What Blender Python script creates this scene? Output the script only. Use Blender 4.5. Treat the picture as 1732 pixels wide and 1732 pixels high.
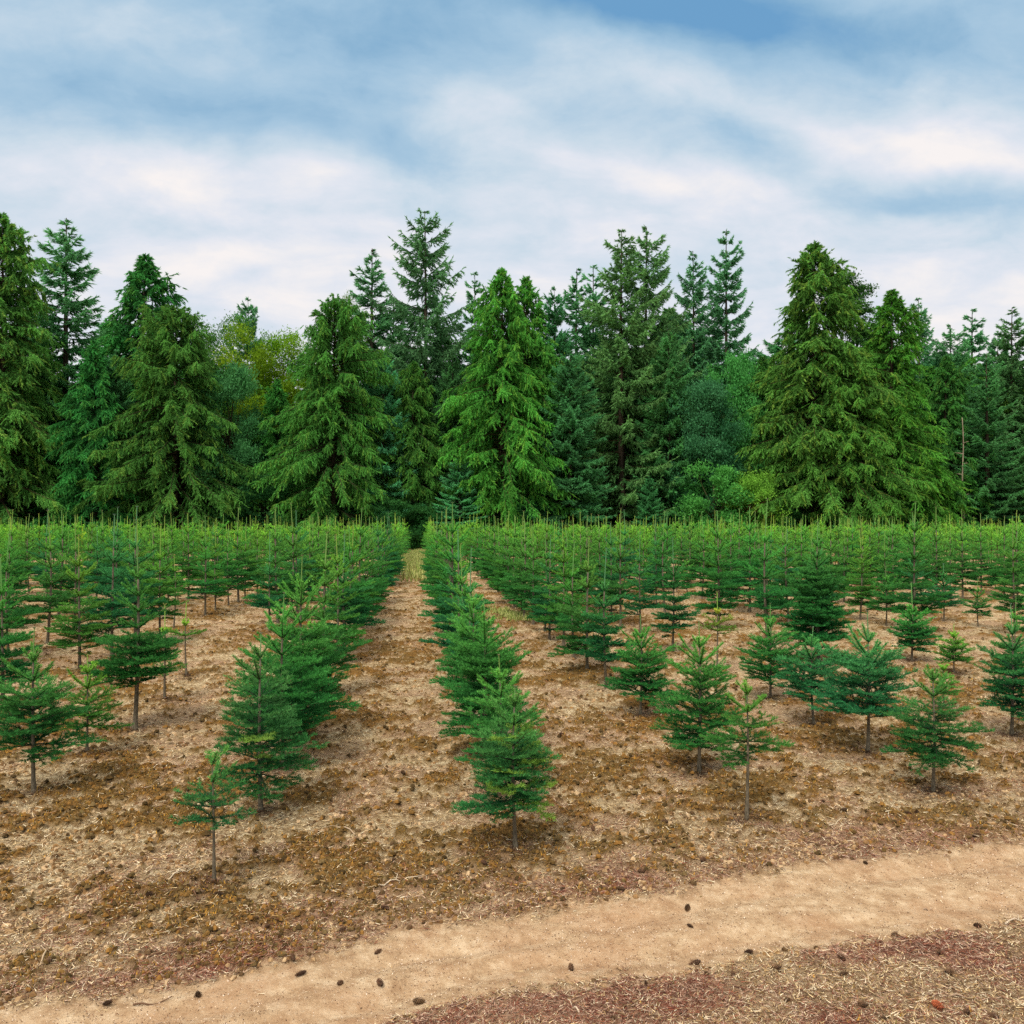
import bpy, math, random
import numpy as np
from mathutils import Vector, Matrix

# ------------------------------------------------------------------ scene, camera, sky, sun, exposure
scene = bpy.context.scene
for o in list(bpy.data.objects):
    bpy.data.objects.remove(o)
COL = scene.collection
CAM_H = 2.5            # eye height in metres (taken from a step ladder beside the field)
FPX = 1500.0           # focal length in pixels of the 1732 px photograph
YAW = math.atan(154 / 1500.0)
PITCH = math.atan(19 / 1500.0)

cam_d = bpy.data.cameras.new('camera')
cam_d.sensor_width = 36.0
cam_d.lens = 36.0 * FPX / 1732.0
cam_d.clip_start = 0.05
cam_d.clip_end = 6000.0
cam = bpy.data.objects.new('camera', cam_d)
COL.objects.link(cam)
cam.location = (0, 0, CAM_H)
cam.rotation_euler = (math.pi / 2 + PITCH, 0, -YAW)
scene.camera = cam

SUN_EL, SUN_AZ = math.radians(49), math.radians(210)     # azimuth clockwise from +Y: behind the camera, left
SUN_STRENGTH = 3.2
SKY_STRENGTH = 0.10
scene.view_settings.view_transform = 'Standard'
scene.view_settings.look = 'None'
scene.view_settings.exposure = 0.0
scene.view_settings.gamma = 1.0
scene.view_settings.use_curve_mapping = False
scene.render.resolution_x = 1024
scene.render.resolution_y = 1024
try:
    scene.cycles.max_bounces = 5
    scene.cycles.diffuse_bounces = 3
    scene.cycles.glossy_bounces = 1
    scene.cycles.transmission_bounces = 3
    scene.cycles.use_denoising = False
except Exception:
    pass

_f = Vector((math.sin(YAW) * math.cos(PITCH), math.cos(YAW) * math.cos(PITCH), math.sin(PITCH)))
_r = Vector((math.cos(YAW), -math.sin(YAW), 0))
_u = _r.cross(_f)


def ray(px, py):
    return _f + _r * ((px - 866) / FPX) + _u * ((866 - py) / FPX)


def ground(px, py):
    d = ray(px, py)
    t = -CAM_H / d.z
    return d.x * t, d.y * t


def at_depth(px, py, Y):
    d = ray(px, py)
    t = Y / d.y
    return d.x * t, CAM_H + d.z * t


def to_px(x, y, z=0.0):
    v = Vector((x, y, z - CAM_H))
    w = v.dot(_f)
    if w < 0.1:
        return None
    return 866 + FPX * v.dot(_r) / w, 866 - FPX * v.dot(_u) / w, w


def lin(r, g, b):
    f = lambda c: (c / 255 / 12.92) if c / 255 <= 0.04045 else ((c / 255 + 0.055) / 1.055) ** 2.4
    return (f(r), f(g), f(b))


# ---- world: Nishita sky with a layer of cloud
world = bpy.data.worlds.new('World')
scene.world = world
world.use_nodes = True
wt = world.node_tree
wt.nodes.clear()


class NT:
    """small helper for wiring node trees"""
    def __init__(self, tree):
        self.t = tree

    def n(self, typ, **kw):
        nd = self.t.nodes.new(typ)
        for k, v in kw.items():
            setattr(nd, k, v)
        return nd

    def set(self, sock, v):
        if isinstance(v, bpy.types.NodeSocket):
            self.t.links.new(v, sock)
        else:
            sock.default_value = v

    def m(self, op, a, b=None, c=None, clamp=False):
        nd = self.n('ShaderNodeMath', operation=op, use_clamp=clamp)
        self.set(nd.inputs[0], a)
        if b is not None:
            self.set(nd.inputs[1], b)
        if c is not None:
            self.set(nd.inputs[2], c)
        return nd.outputs[0]

    def vm(self, op, a, b=None, scale=None):
        nd = self.n('ShaderNodeVectorMath', operation=op)
        self.set(nd.inputs[0], a)
        if b is not None:
            self.set(nd.inputs[1], b)
        if scale is not None:
            self.set(nd.inputs[3], scale)
        return nd

    def noise(self, vec, scale, detail=5, rough=0.55, dist=0.0, color=False):
        nd = self.n('ShaderNodeTexNoise')
        self.set(nd.inputs['Vector'], vec)
        nd.inputs['Scale'].default_value = scale
        nd.inputs['Detail'].default_value = detail
        nd.inputs['Roughness'].default_value = rough
        nd.inputs['Distortion'].default_value = dist
        return nd.outputs['Color'] if color else nd.outputs['Fac']

    def ramp(self, fac, stops, interp='LINEAR'):
        nd = self.n('ShaderNodeValToRGB')
        nd.color_ramp.interpolation = interp
        els = nd.color_ramp.elements
        while len(els) > 1:
            els.remove(els[-1])
        els[0].position = stops[0][0]
        els[0].color = (*stops[0][1], 1)
        for p, c in stops[1:]:
            e = els.new(p)
            e.color = (*c, 1)
        self.set(nd.inputs[0], fac)
        return nd.outputs[0]

    def mix(self, fac, a, b, blend='MIX'):
        nd = self.n('ShaderNodeMix', data_type='RGBA', blend_type=blend)
        self.set(nd.inputs[0], fac)
        for s, v in ((nd.inputs[6], a), (nd.inputs[7], b)):
            self.set(s, v if isinstance(v, bpy.types.NodeSocket) else (*v[:3], 1))
        return nd.outputs[2]


W = NT(wt)
sky = W.n('ShaderNodeTexSky', sky_type='NISHITA', sun_disc=False)
sky.sun_elevation = SUN_EL
sky.sun_rotation = SUN_AZ
sky.altitude = 50
sky.air_density = 1.0
sky.dust_density = 0.6
sky.ozone_density = 1.4
tc = W.n('ShaderNodeTexCoord').outputs['Generated']
sep = W.n('ShaderNodeSeparateXYZ')
W.set(sep.inputs[0], tc)
zc = W.m('MAXIMUM', sep.outputs[2], 0.0)
# cloud layer seen from below: streets of cloud converging on the horizon
den = W.m('ADD', zc, 0.16)
cmb = W.n('ShaderNodeCombineXYZ')
W.set(cmb.inputs[0], W.m('DIVIDE', sep.outputs[0], den))
W.set(cmb.inputs[1], W.m('DIVIDE', sep.outputs[1], den))
pl = cmb.outputs[0]
n_big = W.noise(pl, 0.9, 6, 0.52, 0.6)
n_mid = W.noise(W.vm('MULTIPLY', W.vm('ADD', pl, (7.3, 2.1, 0)).outputs[0], (1.0, 1.3, 1)).outputs[0], 3.2, 9, 0.6, 0.3)
# compass position of the individual cloud banks
yy = W.m('MAXIMUM', sep.outputs[1], 0.05)
cmb2 = W.n('ShaderNodeCombineXYZ')
W.set(cmb2.inputs[0], W.m('DIVIDE', sep.outputs[0], yy))
W.set(cmb2.inputs[1], W.m('DIVIDE', sep.outputs[2], yy))
warp = W.vm('SUBTRACT', W.noise(cmb2.outputs[0], 3.5, 5, 0.55, 0.2, color=True), (0.5, 0.5, 0.5)).outputs[0]
uv = W.vm('ADD', cmb2.outputs[0], W.vm('MULTIPLY', warp, (0.22, 0.11, 0)).outputs[0]).outputs[0]


def bank(px, py, rx, ry, amount, tilt=0.0):
    d = ray(px, py)
    u0, v0 = d.x / d.y, d.z / d.y
    q = W.vm('SUBTRACT', uv, (u0, v0, 0)).outputs[0]
    if tilt:
        vr = W.n('ShaderNodeVectorRotate', rotation_type='Z_AXIS')
        W.set(vr.inputs['Vector'], q)
        vr.inputs['Angle'].default_value = tilt
        q = vr.outputs[0]
    q = W.vm('MULTIPLY', q, (FPX / rx, FPX / ry, 0)).outputs[0]
    ln = W.vm('DOT_PRODUCT', q, q).outputs['Value']
    g = W.m('EXPONENT', W.m('MULTIPLY', ln, -0.8))
    return W.m('MULTIPLY', g, amount)


elev = W.m('DIVIDE', zc, W.m('SQRT', W.m('SUBTRACT', 1.0, W.m('MULTIPLY', zc, zc))))
B = W.m('SUBTRACT', 1.02, W.m('MULTIPLY', elev, 1.12))           # brighter towards the horizon
B = W.m('ADD', B, W.m('MULTIPLY', W.m('SUBTRACT', n_big, 0.5), 0.30))
B = W.m('ADD', B, W.m('MULTIPLY', W.m('SUBTRACT', n_mid, 0.5), 0.55))
n_fine = W.noise(W.vm('MULTIPLY', uv, (4.5, 10.0, 1)).outputs[0], 1.0, 10, 0.62, 0.5)
B = W.m('ADD', B, W.m('MULTIPLY', W.m('SUBTRACT', n_fine, 0.5), 0.34))
n_puff = W.noise(W.vm('MULTIPLY', uv, (8.0, 12.0, 1)).outputs[0], 1.0, 9, 0.58, 0.2)
B = W.m('ADD', B, W.m('MULTIPLY', W.m('SUBTRACT', n_puff, 0.47), 0.40))
for args in (
    (1230, 20, 260, 62, -0.40, 0.15), (960, -10, 190, 40, -0.26), (1500, 60, 260, 60, -0.18),
    (640, 90, 200, 60, -0.22), (330, 185, 260, 60, -0.20), (120, 215, 120, 60, -0.10),
    (700, 235, 170, 40, -0.20, 0.2), (1180, 210, 220, 40, -0.10, 0.25),
    (1560, 348, 230, 26, -0.26), (1150, 440, 260, 24, -0.06), (400, 400, 260, 22, -0.08),
    (560, 560, 60, 20, 0.0), (440, 478, 80, 14, -0.12, -0.3),
    (60, 30, 260, 40, 0.10), (230, 275, 120, 44, 0.30), (290, 332, 130, 24, 0.18), (540, 300, 95, 38, 0.30), (620, 390, 300, 20, 0.10),
    (20, 285, 80, 30, 0.14), (980, 110, 130, 60, 0.22), (820, 215, 220, 30, 0.14, 0.2),
    (1520, 235, 380, 40, 0.27, 0.12), (1600, 285, 260, 26, 0.14), (1120, 310, 290, 30, 0.30, 0.12), (800, 320, 90, 26, 0.14),
    (1080, 365, 200, 24, 0.16), (1480, 130, 240, 46, 0.14, 0.25), (200, 450, 240, 40, 0.10),
    (560, 480, 220, 60, 0.16), (1650, 480, 300, 60, 0.16), (1100, 420, 400, 40, 0.10), (450, 140, 120, 26, 0.10), (760, 150, 150, 24, 0.10, 0.2),
):
    B = W.m('ADD', B, bank(*args))
cloud = W.ramp(B, [(-0.0, lin(112, 166, 210)), (0.20, lin(142, 183, 214)), (0.42, lin(170, 200, 223)), (0.62, lin(201, 218, 232)),
                   (0.80, lin(225, 230, 240)), (0.98, lin(248, 243, 242))])
# overcast sky brightest overhead; boosted and whitened above the view as added fill light
over = W.n('ShaderNodeMapRange', interpolation_type='SMOOTHSTEP')
W.set(over.inputs[0], sep.outputs[2])
for _i, _v in ((1, 0.52), (2, 0.9), (3, 1.0), (4, 2.5)):
    over.inputs[_i].default_value = _v
hi = W.n('ShaderNodeMapRange', interpolation_type='SMOOTHSTEP')
W.set(hi.inputs[0], sep.outputs[2])
hi.inputs[1].default_value, hi.inputs[2].default_value = 0.5, 0.75
cloud = W.mix(hi.outputs[0], cloud, (0.80, 0.77, 0.73))
K = W.vm('SCALE', cloud, scale=W.m('DIVIDE', over.outputs[0], SKY_STRENGTH)).outputs[0]
cover = W.ramp(B, [(-0.0, (0.86,) * 3), (0.35, (1,) * 3)])
skycol = W.mix(cover, sky.outputs[0], K)
bgn = W.n('ShaderNodeBackground')
W.set(bgn.inputs[0], skycol)
bgn.inputs[1].default_value = SKY_STRENGTH
wo = W.n('ShaderNodeOutputWorld')
W.set(wo.inputs[0], bgn.outputs[0])

# ---- the sun behind thin cloud
sd = bpy.data.lights.new('sun', 'SUN')
sd.energy = SUN_STRENGTH
sd.angle = math.radians(13)
sd.color = (1.0, 0.955, 0.88)
sun = bpy.data.objects.new('sun', sd)
COL.objects.link(sun)
sdir = Vector((math.sin(SUN_AZ) * math.cos(SUN_EL), math.cos(SUN_AZ) * math.cos(SUN_EL), math.sin(SUN_EL)))
sun.rotation_euler = sdir.to_track_quat('Z', 'Y').to_euler()
sun.location = sdir * 60


# ------------------------------------------------------------------ numpy helpers
def hash2(ix, iy, seed):
    h = (ix.astype(np.int64) * 374761393 + iy.astype(np.int64) * 668265263 + seed * 974634777) & 0xFFFFFFFF
    h = ((h ^ (h >> 13)) * 1274126177) & 0xFFFFFFFF
    h = h ^ (h >> 16)
    return (h & 0xFFFFFF) / float(0xFFFFFF)


def vnoise(x, y, seed=0):
    x0, y0 = np.floor(x), np.floor(y)
    fx, fy = x - x0, y - y0
    fx = fx * fx * (3 - 2 * fx)
    fy = fy * fy * (3 - 2 * fy)
    a, b = hash2(x0, y0, seed), hash2(x0 + 1, y0, seed)
    c, d = hash2(x0, y0 + 1, seed), hash2(x0 + 1, y0 + 1, seed)
    return (a * (1 - fx) + b * fx) * (1 - fy) + (c * (1 - fx) + d * fx) * fy


def fbm(x, y, octs=4, seed=0, gain=0.5):
    s, a, t = 0.0, 1.0, 0.0
    for k in range(octs):
        s = s + a * vnoise(x * 2 ** k + 17.3 * k, y * 2 ** k - 9.1 * k, seed + k)
        t += a
        a *= gain
    return s / t


def sstep(e0, e1, x):
    t = np.clip((x - e0) / (e1 - e0), 0, 1)
    return t * t * (3 - 2 * t)


def norm(v):
    return v / np.maximum(np.linalg.norm(v, axis=-1, keepdims=True), 1e-9)


class Acc:
    """collects triangles with a colour per vertex and links them as ONE mesh object"""
    def __init__(self):
        self.v, self.f, self.c, self.n = [], [], [], 0

    def tris(self, a, b, c, col):
        m = len(a)
        if m == 0:
            return
        v = np.empty((m * 3, 3), np.float32)
        v[0::3], v[1::3], v[2::3] = a, b, c
        cc = np.repeat(np.broadcast_to(np.asarray(col, np.float32), (m, 3)), 3, axis=0)
        self.v.append(v)
        self.c.append(cc)
        self.f.append(np.arange(m * 3, dtype=np.int32).reshape(-1, 3) + self.n)
        self.n += m * 3

    def tube(self, pts, rad, col, sides=6, cap=True):
        pts = np.asarray(pts, float)
        k = len(pts)
        tang = norm(np.gradient(pts, axis=0))
        ref = np.array([1.0, 0.13, 0.07]) if abs(tang[0][2]) > 0.7 else np.array([0.05, 0.02, 1.0])
        s = norm(np.cross(tang, ref))
        u = np.cross(s, tang)
        an = np.arange(sides) * 2 * math.pi / sides
        ring = (s[:, None, :] * np.cos(an)[None, :, None] + u[:, None, :] * np.sin(an)[None, :, None])
        rad = np.broadcast_to(np.asarray(rad, float), (k,))
        v = pts[:, None, :] + ring * rad[:, None, None]
        v = v.reshape(-1, 3)
        f = []
        for i in range(k - 1):
            for j in range(sides):
                a, b = i * sides + j, i * sides + (j + 1) % sides
                f.append((a, b, b + sides))
                f.append((a, b + sides, a + sides))
        if cap:
            v = np.vstack([v, pts[-1:]])
            t = len(v) - 1
            for j in range(sides):
                f.append(((k - 1) * sides + j, (k - 1) * sides + (j + 1) % sides, t))
        self.v.append(v.astype(np.float32))
        self.c.append(np.broadcast_to(np.asarray(col, np.float32), (len(v), 3)))
        self.f.append(np.asarray(f, np.int32) + self.n)
        self.n += len(v)

    def mesh(self, name, mat, smooth=False):
        v, f, c = np.vstack(self.v), np.vstack(self.f), np.vstack(self.c)
        return make_mesh(name, v, f, mat, col=c, smooth=smooth)

    def arrays(self):
        return np.vstack(self.v), np.vstack(self.f), np.vstack(self.c)


def make_mesh(name, v, f, mat, col=None, smooth=False, attrs=None):
    me = bpy.data.meshes.new(name)
    nv, nf, k = len(v), len(f), f.shape[1]
    me.vertices.add(nv)
    me.vertices.foreach_set('co', np.ascontiguousarray(v, np.float32).ravel())
    me.loops.add(nf * k)
    me.loops.foreach_set('vertex_index', np.ascontiguousarray(f, np.int32).ravel())
    me.polygons.add(nf)
    me.polygons.foreach_set('loop_start', np.arange(nf, dtype=np.int32) * k)
    me.polygons.foreach_set('use_smooth', np.full(nf, smooth))
    if col is not None:
        a = me.attributes.new('col', 'FLOAT_COLOR', 'POINT')
        rgba = np.ones((nv, 4), np.float32)
        rgba[:, :3] = col
        a.data.foreach_set('color', rgba.ravel())
    for nm, arr in (attrs or {}).items():
        a = me.attributes.new(nm, 'FLOAT', 'POINT')
        a.data.foreach_set('value', np.ascontiguousarray(arr, np.float32).ravel())
    me.update(calc_edges=True)
    me.materials.append(mat)
    return me


def link(name, me, parent=None, **props):
    o = bpy.data.objects.new(name, me)
    COL.objects.link(o)
    if parent is not None:
        o.parent = parent
    for k, v in props.items():
        o[k] = v
    return o


def thing(name, label, cat, loc, rotz=0.0, scale=1.0, group=None):
    o = bpy.data.objects.new(name, None)
    o.empty_display_size = 0.2
    COL.objects.link(o)
    o.location = loc
    o.rotation_euler = (0, 0, rotz)
    o.scale = (scale,) * 3 if not isinstance(scale, tuple) else scale
    o['label'] = label
    o['category'] = cat
    if group:
        o['group'] = group
    return o


# ------------------------------------------------------------------ materials
def leaf_material(name, rough=0.55, transl=0.22, spec=0.25):
    m = bpy.data.materials.new(name)
    m.use_nodes = True
    m.node_tree.nodes.clear()
    N = NT(m.node_tree)
    at = N.n('ShaderNodeAttribute', attribute_name='col')
    oi = N.n('ShaderNodeObjectInfo')
    base = N.mix(1.0, at.outputs['Color'], oi.outputs['Color'], 'MULTIPLY')
    hs = N.n('ShaderNodeHueSaturation')
    N.set(hs.inputs['Color'], base)
    N.set(hs.inputs['Hue'], N.m('ADD', 0.492, N.m('MULTIPLY', oi.outputs['Random'], 0.016)))
    N.set(hs.inputs['Value'], N.m('ADD', 0.88, N.m('MULTIPLY', oi.outputs['Random'], 0.24)))
    p = N.n('ShaderNodeBsdfPrincipled')
    N.set(p.inputs['Base Color'], hs.outputs[0])
    p.inputs['Roughness'].default_value = rough
    p.inputs['Specular IOR Level'].default_value = spec
    t = N.n('ShaderNodeBsdfTranslucent')
    N.set(t.inputs[0], hs.outputs[0])
    mx = N.n('ShaderNodeMixShader')
    mx.inputs[0].default_value = transl
    N.set(mx.inputs[1], p.outputs[0])
    N.set(mx.inputs[2], t.outputs[0])
    out = N.n('ShaderNodeOutputMaterial')
    N.set(out.inputs[0], mx.outputs[0])
    return m


def bark_material(name, c1, c2, scale, bump=0.4):
    m = bpy.data.materials.new(name)
    m.use_nodes = True
    m.node_tree.nodes.clear()
    N = NT(m.node_tree)
    tcx = N.n('ShaderNodeTexCoord').outputs['Object']
    st = N.vm('MULTIPLY', tcx, (1, 1, 0.35)).outputs[0]
    nz = N.noise(st, scale, 6, 0.65, 0.5)
    colr = N.ramp(nz, [(0.3, c1), (0.7, c2)])
    p = N.n('ShaderNodeBsdfPrincipled')
    N.set(p.inputs['Base Color'], colr)
    p.inputs['Roughness'].default_value = 0.9
    p.inputs['Specular IOR Level'].default_value = 0.15
    b = N.n('ShaderNodeBump')
    b.inputs['Strength'].default_value = bump
    b.inputs['Distance'].default_value = 0.02
    N.set(b.inputs['Height'], nz)
    N.set(p.inputs['Normal'], b.outputs[0])
    out = N.n('ShaderNodeOutputMaterial')
    N.set(out.inputs[0], p.outputs[0])
    return m


M_NEEDLE = leaf_material('fir_needles', 0.55, 0.22, 0.10)
M_LEAF = leaf_material('forest_foliage', 0.65, 0.45, 0.06)
M_DRY = leaf_material('dry_plant_litter', 0.85, 0.10, 0.1)
M_FIRBARK = bark_material('young_fir_bark', lin(66, 58, 44), lin(128, 116, 96), 60)
M_BARK = bark_material('old_bark', lin(44, 38, 30), lin(84, 72, 58), 4, 0.6)
M_SNAG = bark_material('weathered_wood', lin(110, 98, 80), lin(158, 144, 120), 5, 0.5)
M_LEADER = bark_material('green_leader_bark', lin(52, 88, 40), lin(88, 124, 60), 50, 0.2)

# ------------------------------------------------------------------ ground
UP = [(-900, 1760), (0, 1697), (200, 1678), (400, 1640), (560, 1600), (700, 1560), (866, 1545), (1160, 1497), (1350, 1462), (1500, 1440), (1732, 1412), (2400, 1340), (3200, 1270)]
LO = [(300, 1830), (560, 1752), (760, 1692), (900, 1662), (1160, 1648), (1300, 1617), (1500, 1583), (1732, 1548), (2400, 1455), (3200, 1375)]
up_pts = np.array([ground(*p) for p in UP])
lo_pts = np.array([ground(*p) for p in LO])


def ext_interp(x, pts):
    y = np.interp(x, pts[:, 0], pts[:, 1])
    s0 = (pts[1, 1] - pts[0, 1]) / (pts[1, 0] - pts[0, 0])
    s1 = (pts[-1, 1] - pts[-2, 1]) / (pts[-1, 0] - pts[-2, 0])
    y = np.where(x < pts[0, 0], pts[0, 1] + (x - pts[0, 0]) * s0, y)
    return np.where(x > pts[-1, 0], pts[-1, 1] + (x - pts[-1, 0]) * s1, y)


def road_signed(x, y):
    """> 0 inside the road, metres from the nearer edge"""
    wob = (fbm(x * 1.1, y * 1.1, 4, 31) - 0.5) * 0.18 + (fbm(x * 7, y * 7, 3, 32) - 0.5) * 0.10
    return np.minimum(ext_interp(x, up_pts) - 0.05 - y, y - 0.03 - ext_interp(x, lo_pts)) + wob


def field_masks(x, y):
    rs = road_signed(x, y)
    road = sstep(-0.16, 0.10, rs + (fbm(x * 22, y * 22, 2, 35) - 0.5) * 0.22)
    moss = fbm(x * 1.3 + 40, y * 1.3, 3, 3) * 0.36 + fbm(x * 4.5, y * 4.5, 3, 4) * 0.34 + fbm(x * 13, y * 13, 3, 5) * 0.40
    far_side = y > ext_interp(x, up_pts)
    edge = np.exp(-np.maximum(-rs, 0) / 0.45)                 # litter gathers along the road
    red = sstep(0.42, 0.60, fbm(x * 1.9, y * 1.9, 4, 9)) * 0.4 + edge * 0.9
    near_side = np.where(far_side, 0.0, 1.0)
    red = np.clip(np.where(near_side > 0, 0.34 + 0.66 * sstep(0.36, 0.66, fbm(x * 1.6, y * 2.4, 4, 12)), red) * (1 - road), 0, 1)
    moss = sstep(0.56, 0.605, moss - 0.022 * sstep(8.5, 14, y)) * (1 - road) * (1 - 0.75 * edge) * (1 - 0.85 * near_side)
    return rs, road, moss, red


def ground_z(x, y):
    rs, road, moss, red = field_masks(x, y)
    z = (fbm(x * 0.5, y * 0.5, 3, 21) - 0.5) * 0.08
    rough = (fbm(x * 3.2, y * 3.2, 5, 22, 0.62) - 0.5) * 0.055 + (fbm(x * 15, y * 15, 3, 23, 0.7) - 0.5) * 0.040
    dist = np.hypot(x, y)
    rough = rough * (1 + 0.55 * sstep(8, 22, dist))
    z = z + rough * (1 - 0.88 * road) + moss * (0.006 + 0.060 * fbm(x * 22, y * 22, 3, 24, 0.7))
    rut = np.minimum(ext_interp(x, up_pts) - y - 0.32, y - ext_interp(x, lo_pts) - 0.28)
    z = z - 0.032 * np.exp(-(rut / 0.10) ** 2) * road * (0.5 + fbm(x * 2, y * 2, 2, 27))
    z = z - 0.025 * road + road * (fbm(x * 2.5, y * 8, 3, 25) - 0.5) * 0.03 + road * (fbm(x * 26, y * 26, 2, 26) - 0.5) * 0.005
    fade = 1 - sstep(90, 140, dist)
    return z * fade


def axis(lo_f, hi_f, step, lim, growth):
    a = list(np.arange(lo_f, hi_f, step))
    s, v = step, a[-1]
    while v < lim:
        s *= growth
        v += s
        a.append(v)
    s, v, b = step, a[0], []
    while v > -lim:
        s *= growth
        v -= s
        b.append(v)
    return np.array(b[::-1] + a)


xs = axis(-6.0, 8.0, 0.022, 3000, 1.03)
ya = [2.6]
while ya[-1] < 3000:
    ya.append(ya[-1] + (max(0.018, 0.0042 * ya[-1]) if ya[-1] < 110 else (ya[-1] - 100) * 0.12))
yb, s = [2.6], 0.03
while yb[-1] > -60:
    s *= 1.12
    yb.append(yb[-1] - s)
ys = np.array(yb[:0:-1] + ya)
GX, GY = np.meshgrid(xs, ys)
RS, ROAD, MOSS, RED = field_masks(GX, GY)
GZ = ground_z(GX, GY)
nx, ny = len(xs), len(ys)
idx = np.arange(nx * ny, dtype=np.int32).reshape(ny, nx)
quads = np.stack([idx[:-1, :-1], idx[:-1, 1:], idx[1:, 1:], idx[1:, :-1]], -1).reshape(-1, 4)
co = np.stack([GX, GY, GZ], -1).reshape(-1, 3)
qroad = (RS.ravel()[quads].mean(1) > 0)

# the pale grassy strip at the end of the aisle and tufts in the second aisle
aisle_end = np.array(ground(712, 935))


def ground_material(name):
    m = bpy.data.materials.new(name)
    m.use_nodes = True
    m.node_tree.nodes.clear()
    N = NT(m.node_tree)
    pos = N.n('ShaderNodeNewGeometry').outputs['Position']
    road_a = N.n('ShaderNodeAttribute', attribute_name='road').outputs['Fac']
    moss_a = N.n('ShaderNodeAttribute', attribute_name='moss').outputs['Fac']
    red_a = N.n('ShaderNodeAttribute', attribute_name='red').outputs['Fac']
    n1 = N.noise(pos, 1.3, 6, 0.6)
    n2 = N.noise(pos, 9, 8, 0.7)
    n3 = N.noise(pos, 55, 6, 0.75)
    n5 = N.noise(pos, 170, 4, 0.7)
    n4 = N.noise(N.vm('MULTIPLY', pos, (1, 1.6, 1)).outputs[0], 30, 6, 0.75, 1.0)
    soil = N.ramp(n2, [(0.38, lin(150, 121, 82)), (0.50, lin(196, 168, 124)), (0.62, lin(228, 206, 164))])
    soil = N.mix(N.m('MULTIPLY', N.ramp(n4, [(0.52, (0,) * 3), (0.57, (1,) * 3)]), 0.75), soil, lin(104, 68, 38))
    soil = N.mix(N.m('MULTIPLY', N.ramp(n3, [(0.55, (0,) * 3), (0.61, (1,) * 3)]), 0.6), soil, lin(232, 204, 166))
    soil = N.mix(N.m('MULTIPLY', N.ramp(n5, [(0.56, (0,) * 3), (0.62, (1,) * 3)]), 0.5), soil, lin(96, 66, 42))
    litter = N.ramp(n3, [(0.36, lin(80, 46, 36)), (0.48, lin(132, 92, 74)), (0.60, lin(188, 150, 124))])
    litter = N.mix(N.m('MULTIPLY', N.ramp(n2, [(0.5, (0,) * 3), (0.58, (1,) * 3)]), 0.5), litter, lin(166, 84, 60))
    litter = N.mix(N.m('MULTIPLY', N.ramp(n1, [(0.45, (0,) * 3), (0.58, (1,) * 3)]), 0.7), litter, lin(206, 166, 130))
    mossc = N.ramp(n3, [(0.38, lin(70, 46, 18)), (0.5, lin(126, 86, 34)), (0.62, lin(180, 130, 62))])
    mossc = N.mix(N.ramp(n1, [(0.42, (0,) * 3), (0.6, (0.7,) * 3)]), mossc, lin(118, 94, 50))
    sand = N.ramp(n2, [(0.36, lin(164, 131, 97)), (0.50, lin(190, 158, 121)), (0.64, lin(212, 184, 148))])
    sand = N.mix(N.m('MULTIPLY', N.ramp(n1, [(0.42, (1,) * 3), (0.55, (0,) * 3)]), 0.45), sand, lin(176, 134, 98))
    sand = N.mix(N.m('MULTIPLY', N.ramp(n5, [(0.57, (0,) * 3), (0.66, (1,) * 3)]), 0.6), sand, lin(140, 98, 64))
    sand = N.mix(N.m('MULTIPLY', N.ramp(n3, [(0.58, (0,) * 3), (0.64, (1,) * 3)]), 0.5), sand, lin(232, 208, 178))
    c = N.mix(N.m('MULTIPLY', red_a, N.m('ADD', 0.45, n2), clamp=True), soil, litter)
    c = N.mix(N.m('MULTIPLY', moss_a, 0.95), c, mossc)
    c = N.mix(road_a, c, sand)
    p = N.n('ShaderNodeBsdfPrincipled')
    N.set(p.inputs['Base Color'], c)
    p.inputs['Roughness'].default_value = 0.95
    p.inputs['Specular IOR Level'].default_value = 0.08
    b = N.n('ShaderNodeBump')
    b.inputs['Distance'].default_value = 0.03
    N.set(b.inputs['Strength'], N.m('SUBTRACT', 1.0, N.m('MULTIPLY', road_a, 0.35)))
    N.set(b.inputs['Height'], N.m('ADD', N.m('ADD', n3, N.m('MULTIPLY', n4, 0.8)), N.m('MULTIPLY', n5, 0.35)))
    N.set(p.inputs['Normal'], b.outputs[0])
    out = N.n('ShaderNodeOutputMaterial')
    N.set(out.inputs[0], p.outputs[0])
    return m


M_GROUND = ground_material('farm_soil')
M_ROAD = ground_material('sandy_road')


def sub_sheet(name, sel, mat):
    q = quads[sel]
    used, inv = np.unique(q.ravel(), return_inverse=True)
    me = make_mesh(name, co[used], inv.reshape(-1, 4).astype(np.int32), mat, smooth=True,
                   attrs={'road': ROAD.ravel()[used], 'moss': MOSS.ravel()[used], 'red': RED.ravel()[used]})
    return link(name, me, kind='structure')


sub_sheet('ground', ~qroad, M_GROUND)
sub_sheet('dirt_road', qroad, M_ROAD)


def gz(x, y):
    return float(ground_z(np.array([x], float), np.array([y], float))[0])


# ------------------------------------------------------------------ young fir builder
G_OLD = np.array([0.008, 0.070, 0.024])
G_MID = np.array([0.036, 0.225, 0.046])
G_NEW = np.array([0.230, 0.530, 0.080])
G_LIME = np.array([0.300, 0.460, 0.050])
WOOD = np.array([0.070, 0.062, 0.034])


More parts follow.
